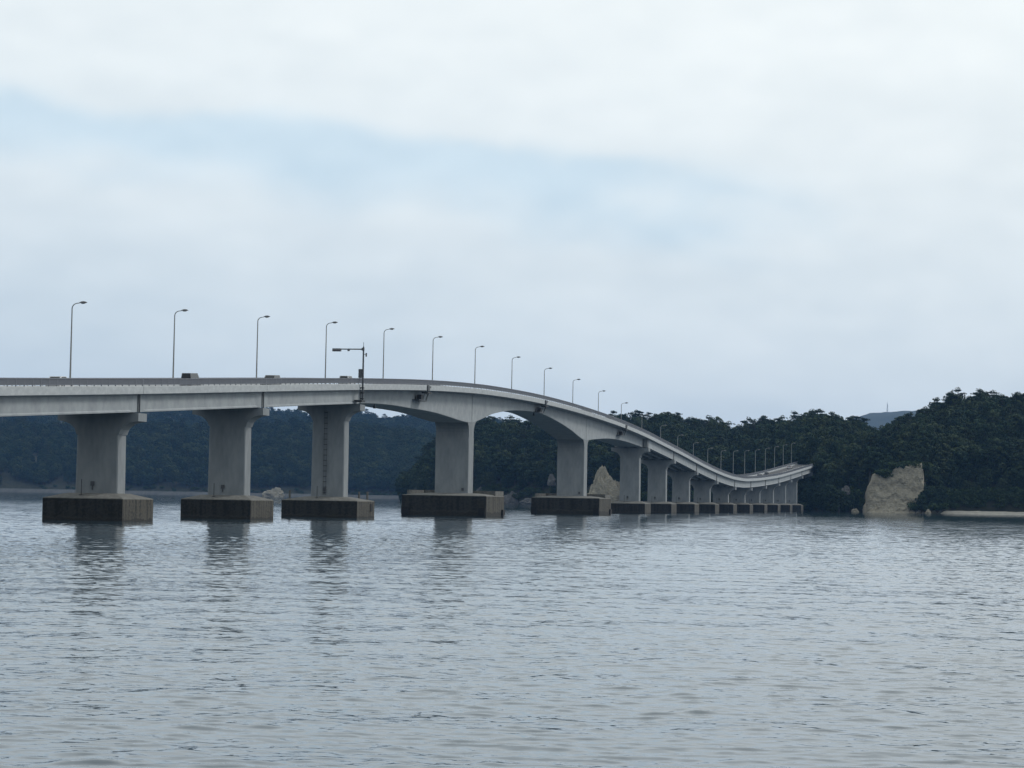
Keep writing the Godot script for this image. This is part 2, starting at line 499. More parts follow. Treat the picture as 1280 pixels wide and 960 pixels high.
func deck_parts(span: Node3D, a: float, b: float, thick: float) -> void:
	var g := 0.06
	var at := steps(a + g, b - g, 3.0)
	# slab with the thickened edges that carry the parapets
	var slab := []
	var kerb_near := []
	var kerb_far := []
	var road := []
	for s in at:
		var y := deck(s)
		slab.append(PackedVector2Array([Vector2(-4.62, y + 0.12), Vector2(-4.62, y + 0.41), Vector2(4.62, y + 0.41), Vector2(4.62, y + 0.12), Vector2(4.1, y + 0.12), Vector2(3.1, y + 0.12 - thick), Vector2(-3.1, y + 0.12 - thick), Vector2(-4.1, y + 0.12)]))
		var near := PackedVector2Array([Vector2(4.622, y + 0.03), Vector2(4.60, y + 0.415), Vector2(4.58, y + 0.85), Vector2(4.62, y + 0.90), Vector2(4.86, y + 0.90), Vector2(4.90, y + 0.86), Vector2(4.90, y + 0.04), Vector2(4.87, y + 0.0), Vector2(4.66, y + 0.0)])
		kerb_near.append(near)
		var far := PackedVector2Array()
		for p in near:
			far.append(Vector2(-p.x, p.y))
		kerb_far.append(far)
		road.append(PackedVector2Array([Vector2(-4.57, y + 0.414), Vector2(-4.57, y + 0.46), Vector2(4.57, y + 0.46), Vector2(4.57, y + 0.414)]))
	var st := tool()
	rings(st, at, slab)
	put("deck_slab", done(st, M.girder), span)
	for k in [kerb_near, kerb_far]:
		st = tool()
		rings(st, at, k)
		put("parapet", done(st, M.parapet), span)
	st = tool()
	rings(st, at, road)
	put("road_surface", done(st, M.asphalt), span)
	st = tool()
	for k in at.size() - 1:
		for t in [[-4.25, -4.1], [4.1, 4.25]]:
			quad(st, Vector3(at[k], deck(at[k]) + 0.464, t[0]), Vector3(at[k + 1], deck(at[k + 1]) + 0.464, t[0]), Vector3(at[k + 1], deck(at[k + 1]) + 0.464, t[1]), Vector3(at[k], deck(at[k]) + 0.464, t[1]))
		if k % 3 != 2:
			quad(st, Vector3(at[k], deck(at[k]) + 0.464, -0.075), Vector3(at[k + 1], deck(at[k + 1]) + 0.464, -0.075), Vector3(at[k + 1], deck(at[k + 1]) + 0.464, 0.075), Vector3(at[k], deck(at[k]) + 0.464, 0.075))
	put("lane_markings", done(st, M.line), span).set_meta("kind", "stuff")
	for t in [4.74, -4.74]:
		put("railing", railing(a + g, b - g, t), span)

func railing(a: float, b: float, t: float) -> ArrayMesh:
	var st := tool()
	var at := steps(a, b, 2.0)
	for k in at.size():
		var y := deck(at[k]) + 0.90
		box(st, Vector3(at[k] - 0.05, y, t - 0.05), Vector3(at[k] + 0.05, y + 0.84, t + 0.05))
		if k < at.size() - 1:
			var s0 := at[k] + 0.05
			var s1 := at[k + 1] - 0.05
			var y0 := deck(s0) + 0.90
			var y1 := deck(s1) + 0.90
			for r in [[0.79, 0.87, 0.06], [0.13, 0.18, 0.025]]:
				var q := []
				for e in [[s0 if r[0] < 0.5 else s0 - 0.05, y0], [s1 if r[0] < 0.5 else s1 + 0.05, y1]]:
					q.append_array([Vector3(e[0], e[1] + r[0], t - r[2]), Vector3(e[0], e[1] + r[1], t - r[2]), Vector3(e[0], e[1] + r[1], t + r[2]), Vector3(e[0], e[1] + r[0], t + r[2])])
				for i in 4:
					quad(st, q[i], q[i + 4], q[(i + 1) % 4 + 4], q[(i + 1) % 4])
			var n := int((s1 - s0) / 0.10)
			for i in n:
				var s := lerpf(s0, s1, (i + 0.5) / n)
				var yb := lerpf(y0, y1, (i + 0.5) / n)
				var h := 0.019
				var p := [Vector3(s - h, yb, t - h), Vector3(s + h, yb, t - h), Vector3(s + h, yb, t + h), Vector3(s - h, yb, t + h)]
				for c in 4:
					var u: Vector3 = p[c]
					var w: Vector3 = p[(c + 1) % 4]
					quad(st, u + Vector3(0, 0.18, 0), w + Vector3(0, 0.18, 0), w + Vector3(0, 0.79, 0), u + Vector3(0, 0.79, 0))
	return done(st, M.rail)

func beam_span(a: float, b: float, deep: float) -> void:
	var span := node("beam_span", bridge)
	deck_parts(span, a, b, 0.0)
	# four concrete beams with a web, a bottom flange and thick ends, resting on the crossheads
	for t in [-3.75, -1.25, 1.25, 3.75]:
		var st := tool()
		var at := PackedFloat32Array([a + 0.22, a + 1.6, a + 2.4])
		at.append_array(steps(a + 2.4, b - 2.4, 4.0).slice(1))
		at.append_array(PackedFloat32Array([b - 1.6, b - 0.22]))
		var o := []
		for s in at:
			var y := deck(s)
			var web := 0.50 if s < a + 1.7 or s > b - 1.7 else 0.40
			o.append(PackedVector2Array([Vector2(t - 0.55, y + 0.118), Vector2(t + 0.55, y + 0.118), Vector2(t + 0.55, y + 0.0), Vector2(t + web, y - 0.14), Vector2(t + web, y - deep + 0.30), Vector2(t + 0.50, y - deep + 0.16), Vector2(t + 0.50, y - deep + 0.03), Vector2(t + 0.47, y - deep), Vector2(t - 0.47, y - deep), Vector2(t - 0.50, y - deep + 0.03), Vector2(t - 0.50, y - deep + 0.16), Vector2(t - web, y - deep + 0.30), Vector2(t - web, y - 0.14), Vector2(t - 0.55, y + 0.0)]))
		rings(st, at, o)
		put("beam", done(st, M.girder), span)
	# cross beams between them
	for f in [0.25, 0.5, 0.75]:
		var s := lerpf(a, b, f)
		for t in [-2.5, 0.0, 2.5]:
			var st := tool()
			box(st, Vector3(s - 0.15, deck(s) - deep + 0.5, t - 0.86), Vector3(s + 0.15, deck(s) + 0.0, t + 0.86))
			put("cross_beam", done(st, M.girder), span)

func chamfered(hx: float, hz: float, c: float) -> PackedVector2Array:
	return PackedVector2Array([Vector2(-hx + c, -hz), Vector2(hx - c, -hz), Vector2(hx, -hz + c), Vector2(hx, hz - c), Vector2(hx - c, hz), Vector2(-hx + c, hz), Vector2(-hx, hz - c), Vector2(-hx, -hz + c)])

# an upright with a chamfered plan, from (half along, half across) at y0 to the same at y1
func upright(st: SurfaceTool, s: float, lo: Vector2, hi: Vector2, y0: float, y1: float, c := 0.12) -> void:
	var p := chamfered(lo.x, lo.y, c)
	var q := chamfered(hi.x, hi.y, c)
	for k in 8:
		var j := (k + 1) % 8
		quad(st, Vector3(s + p[k].x, y0, p[k].y), Vector3(s + q[k].x, y1, q[k].y), Vector3(s + q[j].x, y1, q[j].y), Vector3(s + p[j].x, y0, p[j].y))
	for k in range(1, 7):
		tri(st, Vector3(s + p[0].x, y0, p[0].y), Vector3(s + p[k].x, y0, p[k].y), Vector3(s + p[k + 1].x, y0, p[k + 1].y))
		tri(st, Vector3(s + q[0].x, y1, q[0].y), Vector3(s + q[k].x, y1, q[k].y), Vector3(s + q[k + 1].x, y1, q[k + 1].y))

func pile_cap(pier: Node3D, s: float, hx: float, hz: float, rim: float, crown: Vector2, rise: float) -> void:
	var mesh := ArrayMesh.new()
	var lo := -1.4
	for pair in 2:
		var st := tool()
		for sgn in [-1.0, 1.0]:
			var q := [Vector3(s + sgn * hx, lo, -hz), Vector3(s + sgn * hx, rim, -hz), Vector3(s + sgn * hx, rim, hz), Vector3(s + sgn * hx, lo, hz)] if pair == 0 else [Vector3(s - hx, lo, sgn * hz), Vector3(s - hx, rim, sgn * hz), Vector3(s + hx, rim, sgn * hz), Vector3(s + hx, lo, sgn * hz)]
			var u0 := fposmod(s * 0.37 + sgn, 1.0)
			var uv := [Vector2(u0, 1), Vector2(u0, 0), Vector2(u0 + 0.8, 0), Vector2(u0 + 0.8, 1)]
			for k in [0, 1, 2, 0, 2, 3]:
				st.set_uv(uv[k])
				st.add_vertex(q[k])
		done(st, M.cap_dark if pair == 0 else M.cap_brown, mesh)  # near and far faces set darker, side faces lighter and browner
	var st := tool()
	var p := [Vector3(s - hx, rim, -hz), Vector3(s + hx, rim, -hz), Vector3(s + hx, rim, hz), Vector3(s - hx, rim, hz)]
	var e := 0.10
	var m := [Vector3(s - hx + e, rim + e, -hz + e), Vector3(s + hx - e, rim + e, -hz + e), Vector3(s + hx - e, rim + e, hz - e), Vector3(s - hx + e, rim + e, hz - e)]
	var q := [Vector3(s - crown.x, rim + rise, -crown.y), Vector3(s + crown.x, rim + rise, -crown.y), Vector3(s + crown.x, rim + rise, crown.y), Vector3(s - crown.x, rim + rise, crown.y)]
	for k in 4:
		var j := (k + 1) % 4
		quad(st, p[k], p[j], m[j], m[k])
		quad(st, m[k], m[j], q[j], q[k])
	quad(st, q[0], q[1], q[2], q[3])
	done(st, M.cap_top, mesh)
	put("pile_cap", mesh, pier)

func slender_pier(s: float, deep: float, with_ladder: bool) -> void:
	var pier := node("pier", bridge)
	var top := deck(s) - deep - 0.12
	var big := 1.22 if with_ladder else 1.0
	pile_cap(pier, s - 0.4, 4.5, 4.75 * big, 2.45, Vector2(1.7, 3.0), 0.62)
	var st := tool()
	upright(st, s, Vector2(1.22, 2.52), Vector2(1.22, 2.46), 3.0, top - 2.45)
	put("stem", done(st, M.concrete), pier)
	# hammerhead crosshead with curved undersides
	var half := PackedVector2Array([Vector2(4.85, 0.0), Vector2(4.85, -0.92), Vector2(4.2, -1.0), Vector2(3.6, -1.18), Vector2(3.1, -1.48), Vector2(2.75, -1.86), Vector2(2.54, -2.45)])
	var o := PackedVector2Array()
	for k in half:
		o.append(Vector2(k.x, top + k.y))
	for k in range(half.size() - 1, -1, -1):
		o.append(Vector2(-half[k].x, top + half[k].y))
	st = tool()
	rings(st, PackedFloat32Array([s - 1.26, s + 1.26]), [o, o])
	put("crosshead", done(st, M.concrete), pier)
	for t in [-3.75, -1.25, 1.25, 3.75]:
		st = tool()
		for e in ([-0.6, 0.6] if s > -200.0 else []):
			box(st, Vector3(s + e - 0.25, top, t - 0.3), Vector3(s + e + 0.25, top + 0.1, t + 0.3))
		put("bearing", done(st, M.dark), pier)
	# marker post on the cap and a small box on the stem
	st = tool()
	tube(st, [Vector3(s - 3.2, 2.6, -0.9), Vector3(s - 3.2, 4.6, -0.9)], [0.05, 0.05], 6)
	box(st, Vector3(s - 3.4, 2.62, -1.1), Vector3(s - 3.0, 2.9, -0.7))
	put("marker_post", done(st, M.dark), pier)
	st = tool()
	box(st, Vector3(s - 1.40, 3.9, -0.62), Vector3(s - 1.224, 4.4, -0.22))
	box(st, Vector3(s - 1.36, 3.45, -0.46), Vector3(s - 1.224, 3.9, -0.38))
	put("gauge_box", done(st, M.steel_grey), pier)
	# drain pipe by the joint
	st = tool()
	tube(st, [Vector3(s - 0.0, deck(s) - 0.05, 4.45), Vector3(s, top + 0.05, 4.45)], [0.09, 0.09], 6)
	put("drain_pipe", done(st, M.steel_grey), pier)
	if with_ladder:
		st = tool()
		for e in [-0.55, -0.15]:
			tube(st, [Vector3(s - 1.40, 3.3, e), Vector3(s - 1.40, top - 1.0, e)], [0.03, 0.03], 5)
		put("ladder_rails", done(st, M.steel_grey), pier)
		for k in 16:
			var y := 3.7 + k * (top - 5.0) / 15.0
			st = tool()
			box(st, Vector3(s - 1.44, y - 0.03, -0.62), Vector3(s - 1.30, y + 0.04, -0.08))
			put("rung", done(st, M.dark), pier)
		for p in [[3.3, 4.9], [3.3, 3.6], [-3.6, -5.0]]:
			st = tool()
			tube(st, [Vector3(s + p[0], 2.5, p[1]), Vector3(s + p[0], 3.9, p[1])], [0.16, 0.16], 7)
			put("mooring_post", done(st, M.cap_top), pier)
		st = tool()
		box(st, Vector3(s + 1.7, 1.0, 5.8), Vector3(s + 2.8, 2.1, 5.88))
		put("fender", done(st, M.rubber), pier)

func box_span(a: float, b: float) -> void:
	var span := node("box_span", bridge)
	deck_parts(span, a, b, 0.28)
	var st := tool()
	var at := steps(a + 0.15, b - 0.15, 1.5)
	var o := []
	for s in at:
		var y := deck(s)
		var d := y - along(HAUNCH, s)
		o.append(PackedVector2Array([Vector2(-3.1, y - 0.165), Vector2(3.1, y - 0.165), Vector2(3.1, d + 0.08), Vector2(3.02, d), Vector2(-3.02, d), Vector2(-3.1, d + 0.08)]))
	rings(st, at, o)
	put("box_girder", done(st, M.girder), span)

func main_pier(s: float) -> void:
	var pier := node("main_pier", bridge)
	pile_cap(pier, s, 7.0, 7.7, 3.55, Vector2(2.6, 3.9), 0.5)
	var st := tool()
	upright(st, s, Vector2(1.85, 3.08), Vector2(1.85, 3.08), 4.0, 14.0)
	put("stem", done(st, M.concrete), pier)
	# head that curves out into the haunched girder
	st = tool()
	var top := deck(s) - along(HAUNCH, s) + 0.4
	var half := [[1.70, 14.0], [1.72, top - 2.2], [1.82, top - 1.6], [2.05, top - 1.1], [2.45, top - 0.7], [3.1, top - 0.3], [3.9, top + 0.1]]
	var o := PackedVector2Array()
	for p in half:
		o.append(Vector2(s + p[0], p[1]))
	for k in range(half.size() - 1, -1, -1):
		o.append(Vector2(s - half[k][0], half[k][1]))
	push_z(st, o, -3.06, 3.06)
	put("pier_head", done(st, M.concrete), pier)
	# low wall round the rear of the cap
	st = tool()
	box(st, Vector3(s + 6.6, 3.652, -7.58), Vector3(s + 6.9, 4.55, 7.58))
	box(st, Vector3(s + 0.5, 3.652, 7.28), Vector3(s + 6.598, 4.5, 7.58))
	box(st, Vector3(s - 4.0, 3.652, -7.58), Vector3(s + 6.598, 4.5, -7.28))
	put("cap_wall", done(st, M.cap_top), pier)
	for c in [[-7.0, 7.0], [-7.0, -7.1], [5.8, 7.702]]:
		st = tool()
		if c[1] < 7.5:
			box(st, Vector3(s - 7.35, 0.15, c[1] - 0.6), Vector3(s - 7.002, 1.5, c[1] + 0.6))
		else:
			box(st, Vector3(s + c[0] - 0.9, 0.15, 7.702), Vector3(s + c[0] + 0.9, 1.2, 8.0))
		put("fender", done(st, M.rubber), pier)
	st = tool()
	box(st, Vector3(s - 2.02, 4.5, 1.9), Vector3(s - 1.852, 5.0, 2.3))
	put("gauge_box", done(st, M.steel_grey), pier)

func abutment(s: float, way: float) -> void:
	var a := node("abutment", bridge)
	var top := deck(s) - 2.3
	var st := tool()
	box(st, Vector3(minf(s - way * 1.2, s + way * 6.0), -2.0, -4.7), Vector3(maxf(s - way * 1.2, s + way * 6.0), top, 4.7))
	put("bearing_seat", done(st, M.concrete), a)
	st = tool()
	box(st, Vector3(minf(s + way * 0.7, s + way * 6.0), top + 0.002, -4.5), Vector3(maxf(s + way * 0.7, s + way * 6.0), deck(s) + 0.1, 4.5))
	put("back_wall", done(st, M.concrete), a)
	if way > 0.0:
		var road := node("approach_deck", bridge)
		deck_parts(road, s, s + 60.0, 0.0)

func service_platform(s: float) -> void:
	var p := node("service_platform", bridge)
	var y := deck(s)
	var st := tool()
	box(st, Vector3(s - 3.4, y - 1.72, 3.102), Vector3(s + 1.6, y - 1.6, 4.3))
	put("walkway", done(st, M.steel_grey), p)
	st = tool()
	box(st, Vector3(s - 1.9, y - 1.6, 3.5), Vector3(s - 0.4, y - 0.75, 4.25))
	put("equipment_box", done(st, M.dark), p)
	st = tool()
	for e in [-0.9, 0.9, 1.4]:
		tube(st, [Vector3(s + e, y - 1.6, 4.2), Vector3(s + e, y + 0.75, 4.98)], [0.05, 0.05], 6)
	put("hanger", done(st, M.steel_grey), p)
	st = tool()
	box(st, Vector3(s - 0.9, y - 0.1, 4.902), Vector3(s + 0.3, y + 0.85, 5.12))
	put("cabinet", done(st, M.steel_grey), p)
	st = tool()
	box(st, Vector3(s - 0.9, y - 0.45, 4.0), Vector3(s + 1.8, y - 0.25, 5.05))
	put("bracket", done(st, M.dark), p)

func soffit_light(s: float) -> void:
	var y := deck(s) - along(HAUNCH, s)
	var st := tool()
	tube(st, [Vector3(s, y + 0.05, 2.7), Vector3(s, y - 0.25, 2.7), Vector3(s, y - 0.26, 2.7), Vector3(s, y - 0.7, 2.7)], [0.06, 0.06, 0.2, 0.2], 8)
	put("navigation_light", done(st, M.dark), bridge)

# ------------------------------------------------------------------ lamps and sign on the bridge
func make_lamps() -> void:
	var proto := Node3D.new()
	var st := tool()
	var pts := [Vector3(0, 0.04, 0), Vector3(0, 4.9, 0), Vector3(0.0, 9.15, 0)]
	var rad := [0.115, 0.09, 0.07]
	put("pole", (func(): tube(st, pts, rad, 10); return done(st, M.pole)).call(), proto)
	st = tool()
	box(st, Vector3(-0.22, 0.0, -0.22), Vector3(0.22, 0.05, 0.22))
	tube(st, [Vector3(0, 0.05, 0), Vector3(0, 0.5, 0)], [0.135, 0.13], 10)
	put("base", done(st, M.pole), proto)
	st = tool()
	pts = []
	rad = []
	for k in 9:
		var a := PI / 2 * k / 8.0 * 0.96
		pts.append(Vector3(0, 9.15 + 0.62 * sin(a), 0.62 * (1.0 - cos(a))))
		rad.append(0.068 - 0.002 * k)
	pts.append(Vector3(0, 9.83, 0.98))
	rad.append(0.05)
	tube(st, pts, rad, 8)
	put("arm", done(st, M.pole), proto)
	st = tool()
	var o := [[0.90, 0.05], [1.0, 0.09], [1.15, 0.15], [1.4, 0.17], [1.62, 0.13], [1.82, 0.04]]
	var at := PackedFloat32Array()
	var rr := []
	for p in o:
		at.append(p[0])
		var ring := PackedVector2Array()
		for k in 8:
			ring.append(Vector2(cos(TAU * k / 8.0) * p[1] * 1.0, 9.86 + maxf(-0.04, sin(TAU * k / 8.0) * p[1])))
		rr.append(ring)
	var st2 := tool()
	rings(st2, at, rr)
	var head := done(st2, M.lamp_body)
	var h := put("lamp_head", head, proto)
	h.rotation.y = -PI / 2
	st = tool()
	o = [[1.08, 0.10], [1.2, 0.14], [1.4, 0.15], [1.6, 0.10]]
	at = PackedFloat32Array()
	rr = []
	for p in o:
		at.append(p[0])
		var ring := PackedVector2Array()
		for k in 8:
			ring.append(Vector2(cos(TAU * k / 8.0) * p[1], 9.818 + minf(0.0, sin(TAU * k / 8.0) * p[1] * 0.8)))
		rr.append(ring)
	rings(st, at, rr)
	var lens := put("lens", done(st, M.lens), h)
	lens.position = Vector3.ZERO
	var order := ["", "first", "second", "third", "fourth", "fifth", "sixth", "seventh", "eighth", "ninth", "tenth", "eleventh", "twelfth"]
	for i in range(-3, 25):
		var s := 32.0 * i + 0.0
		var label := ""
		if i < 0:
			label = "curved street lamp on the bridge deck, out past the left edge of the view"
		elif i == 0:
			label = "tallest looking curved street lamp, nearest on the bridge at far left"
		elif i < 12:
			label = "curved street lamp on the bridge against the sky, %s counted from the left" % order[i + 1]
		else:
			label = "street lamp before dark trees where the bridge dips, %s one right of the skyline lamps" % (["first", "second", "third", "fourth", "fifth", "sixth", "seventh", "eighth", "ninth", "tenth", "eleventh", "twelfth", "thirteenth"][i - 12])
		var o2 := proto.duplicate() as Node3D
		o2.name = numbered("street_lamp")
		add_child(o2)
		describe(o2, label, "street lamp", "street lamps along the far side of the bridge")
		o2.transform = Transform3D(Basis(ALONG, Vector3.UP, ACROSS), on_bridge(s, -5.02, deck(s) + 0.55))
		# bracket that carries the lamp outside the parapet
		st = tool()
		box(st, Vector3(-0.25, -0.5, -0.25), Vector3(0.25, 0.0, 0.118))
		put("bracket", done(st, M.parapet), o2)
	proto.free()

func make_sign() -> void:
	var g := thing("road_signal_post", "dark grey post with a signal arm reaching over the bridge road", "signal post")
	var s := 82.0
	g.transform = Transform3D(Basis(ALONG, Vector3.UP, ACROSS), on_bridge(s, 5.25, deck(s) - 1.5))
	var y0 := deck(s) - 1.5
	var st := tool()
	tube(st, [Vector3(0, 0, 0), Vector3(0, 25.3 - y0, 0), Vector3(0, 25.32 - y0, 0), Vector3(0, 26.0 - y0, 0)], [0.15, 0.12, 0.05, 0.03], 10)
	put("post", done(st, M.steel_grey), g)
	st = tool()
	tube(st, [Vector3(0, 24.95 - y0, 0), Vector3(0, 24.97 - y0, -4.6)], [0.10, 0.08], 8)
	box(st, Vector3(-0.18, 24.75 - y0, -0.25), Vector3(0.18, 25.15 - y0, 0.1))
	put("arm", done(st, M.steel_grey), g)
	st = tool()
	push_z(st, PackedVector2Array([Vector2(-0.25, 24.62 - y0), Vector2(0.25, 24.62 - y0), Vector2(0.3, 24.8 - y0), Vector2(0.22, 25.06 - y0), Vector2(-0.22, 25.06 - y0), Vector2(-0.3, 24.8 - y0)]), -4.75, -3.5)
	put("signal_housing", done(st, M.lamp_body), g)
	st = tool()
	box(st, Vector3(-0.12, 24.66 - y0, -2.45), Vector3(0.12, 24.86 - y0, -2.15))
	put("sensor", done(st, M.lamp_body), g)
	st = tool()
	box(st, Vector3(-0.3, 20.7 - y0, -0.62), Vector3(0.3, 22.0 - y0, -0.16))
	put("control_box", done(st, M.steel_grey), g)
	st = tool()
	tube(st, [Vector3(0, 24.2 - y0, 0.1), Vector3(0, 24.2 - y0, 0.35), Vector3(0, 24.3 - y0, 0.52)], [0.04, 0.04, 0.04], 6)
	box(st, Vector3(-0.15, 23.85 - y0, 0.36), Vector3(0.15, 24.38 - y0, 0.52))
	put("camera_housing", done(st, M.lamp_body), g)
	st = tool()
	for h in [0.15, 1.0, 1.75]:
		box(st, Vector3(-0.22, h, -0.34), Vector3(0.22, h + 0.16, 0.2))
	box(st, Vector3(-1.3, -0.28, -0.9), Vector3(0.5, 0.0, 0.3))
	put("bracket", done(st, M.dark), g)

# ------------------------------------------------------------------ vehicles
# side outline of the lower body and of the cabin as (forward, up); built facing +x
func vehicle(called: String, label: String, category: String, s: float, t: float, way: float, lower: Array, cabin: Array, width: float, wheels: Array, paint: Color) -> void:
	var g := thing(called, label, category, "vehicles on the bridge")
	var slope := (deck(s + 1.5) - deck(s - 1.5)) / 3.0
	g.transform = Transform3D(Basis(ALONG, Vector3.UP, ACROSS), on_bridge(s, t, deck(s) + 0.466))
	g.rotate_object_local(Vector3(0, 0, 1), atan(slope))
	if way < 0.0:
		g.rotate_object_local(Vector3.UP, PI)
	var m := plain(paint, 0.3)
	m.clearcoat_enabled = true
	m.clearcoat = 0.6
	var st := tool()
	var hw := width / 2.0
	var lo := PackedVector2Array()
	for p in lower:
		lo.append(Vector2(p[0], p[1]))
	slab_between(st, lo, hw, hw - 0.04)
	put("body", done(st, m), g)
	var ca := PackedVector2Array()
	for p in cabin:
		ca.append(Vector2(p[0], p[1]))
	# cabin: narrower at the roof; outline order: rear foot, rear top, front top, front foot
	var roof_in := 0.14
	var q := []
	for sgn in [-1.0, 1.0]:
		for k in 4:
			q.append(Vector3(ca[k].x, ca[k].y, sgn * (hw - 0.05 - (roof_in if k == 1 or k == 2 else 0.0))))
	st = tool()
	quad(st, q[0], q[1], q[2], q[3]); quad(st, q[4], q[7], q[6], q[5])
	quad(st, q[0], q[4], q[5], q[1]); quad(st, q[3], q[2], q[6], q[7])
	quad(st, q[1], q[5], q[6], q[2])
	var cab := put("cabin", done(st, m), g)
	pane("rear_window", q[0], q[1], q[5], q[4], cab, Vector3(-1, 0.2, 0))
	pane("windscreen", q[3], q[2], q[6], q[7], cab, Vector3(1, 0.3, 0))
	pane("side_window", q[0], q[1], q[2], q[3], cab, Vector3(0, 0.1, -1))
	pane("side_window", q[4], q[5], q[6], q[7], cab, Vector3(0, 0.1, 1))
	var front := -1e9
	var back := 1e9
	for p in lower:
		front = maxf(front, p[0])
		back = minf(back, p[0])
	for sgn in [-1.0, 1.0]:
		for x in wheels:
			var w := node("wheel", g)
			w.position = Vector3(x, 0.3, sgn * (hw - 0.08))
			st = tool()
			tube(st, [Vector3(0, 0, -0.1), Vector3(0, 0, -0.08), Vector3(0, 0, 0.08), Vector3(0, 0, 0.1)], [0.27, 0.3, 0.3, 0.27], 16)
			put("tyre", done(st, M.rubber), w)
			st = tool()
			tube(st, [Vector3(0, 0, sgn * 0.09), Vector3(0, 0, sgn * 0.112)], [0.19, 0.17], 12)
			put("rim", done(st, M.lens), w)
		st = tool()
		box(st, Vector3(back - 0.02, 0.72, sgn * (hw - 0.2) - 0.1), Vector3(back + 0.06, 0.98, sgn * (hw - 0.2) + 0.1))
		put("tail_light", done(st, M.red), g)
		st = tool()
		box(st, Vector3(front - 0.06, 0.62, sgn * (hw - 0.26) - 0.14), Vector3(front + 0.02, 0.8, sgn * (hw - 0.26) + 0.14))
		put("headlight", done(st, M.white_lamp), g)

func slab_between(st: SurfaceTool, o: PackedVector2Array, hw: float, hw_in: float) -> void:
	# rounded sides: a slightly smaller outline on the outer faces
	var c := Vector2.ZERO
	for p in o:
		c += p / o.size()
	var inner := PackedVector2Array()
	for p in o:
		inner.append(p + (c - p).normalized() * 0.06)
	var n := o.size()
	for k in n:
		var j := (k + 1) % n
		quad(st, Vector3(o[k].x, o[k].y, -hw_in), Vector3(o[j].x, o[j].y, -hw_in), Vector3(o[j].x, o[j].y, hw_in), Vector3(o[k].x, o[k].y, hw_in))
		for e in [-1.0, 1.0]:
			quad(st, Vector3(o[k].x, o[k].y, e * hw_in), Vector3(o[j].x, o[j].y, e * hw_in), Vector3(inner[j].x, inner[j].y, e * hw), Vector3(inner[k].x, inner[k].y, e * hw))
	var t := Geometry2D.triangulate_polygon(inner)
	for k in range(0, t.size(), 3):
		for z in [-hw, hw]:
			tri(st, Vector3(inner[t[k]].x, inner[t[k]].y, z), Vector3(inner[t[k + 1]].x, inner[t[k + 1]].y, z), Vector3(inner[t[k + 2]].x, inner[t[k + 2]].y, z))

func pane(called: String, a: Vector3, b: Vector3, c: Vector3, d: Vector3, parent: Node, out: Vector3) -> void:
	var mid := (a + b + c + d) / 4.0
	var st := tool()
	var k := []
	for p in [a, b, c, d]:
		k.append(mid + (p - mid) * 0.84 + out * 0.006)
	var back := []
	for p in k:
		back.append(p - out * 0.012)
	quad(st, k[0], k[1], k[2], k[3])
	for i in 4:
		quad(st, k[i], k[(i + 1) % 4], back[(i + 1) % 4], back[i])
	put(called, done(st, M.glass), parent)

func make_vehicles() -> void:
	var van_low := [[-1.65, 0.25], [-1.68, 0.6], [-1.66, 1.05], [1.2, 1.05], [1.55, 0.95], [1.7, 0.7], [1.7, 0.25]]
	var van_cab := [[-1.64, 1.045], [-1.55, 1.92], [0.85, 1.92], [1.45, 1.0]]
	var suv_low := [[-1.9, 0.3], [-1.95, 0.7], [-1.9, 1.0], [0.9, 1.0], [1.8, 0.88], [1.98, 0.7], [1.98, 0.3]]
	var suv_cab := [[-1.85, 0.995], [-1.6, 1.68], [0.25, 1.68], [0.95, 0.98]]
	var car_low := [[-1.85, 0.25], [-1.95, 0.6], [-1.88, 0.88], [0.9, 0.88], [1.85, 0.74], [2.0, 0.55], [2.0, 0.25]]
	var car_cab := [[-1.75, 0.875], [-1.15, 1.48], [0.2, 1.48], [1.0, 0.86]]
	vehicle("van", "dark grey box van on the bridge beside the second street lamp", "van", 20.5, 1.8, 1.0, van_low, van_cab, 1.48, [-1.1, 1.1], Color(0.05, 0.05, 0.055))
	vehicle("suv", "dark grey car on the bridge just right of the third street lamp", "car", 50.5, 1.8, -1.0, suv_low, suv_cab, 1.75, [-1.25, 1.2], Color(0.10, 0.10, 0.10))
	vehicle("hatchback", "pale silver car on the bridge between fourth lamp and signal post", "car", 97.0, -1.8, 1.0, suv_low, suv_cab, 1.7, [-1.25, 1.2], Color(0.45, 0.46, 0.47))
	vehicle("hatchback", "white car at the far left of the bridge, roof barely above railing", "car", -10.0, -1.8, 1.0, car_low, car_cab, 1.7, [-1.25, 1.2], Color(0.6, 0.6, 0.6))
	vehicle("sedan", "small dark car at the bottom of the bridge dip", "car", 597.0, 1.8, -1.0, car_low, car_cab, 1.7, [-1.25, 1.2], Color(0.03, 0.03, 0.035))
	vehicle("van", "dark van behind the small dark car in the bridge dip", "van", 618.5, 1.8, -1.0, van_low, van_cab, 1.48, [-1.1, 1.1], Color(0.05, 0.055, 0.06))
	vehicle("hatchback", "pale car climbing the far end of the bridge", "car", 731.0, -1.8, 1.0, car_low, car_cab, 1.7, [-1.25, 1.2], Color(0.5, 0.5, 0.5))

# ------------------------------------------------------------------ land
var rough := FastNoiseLite.new()

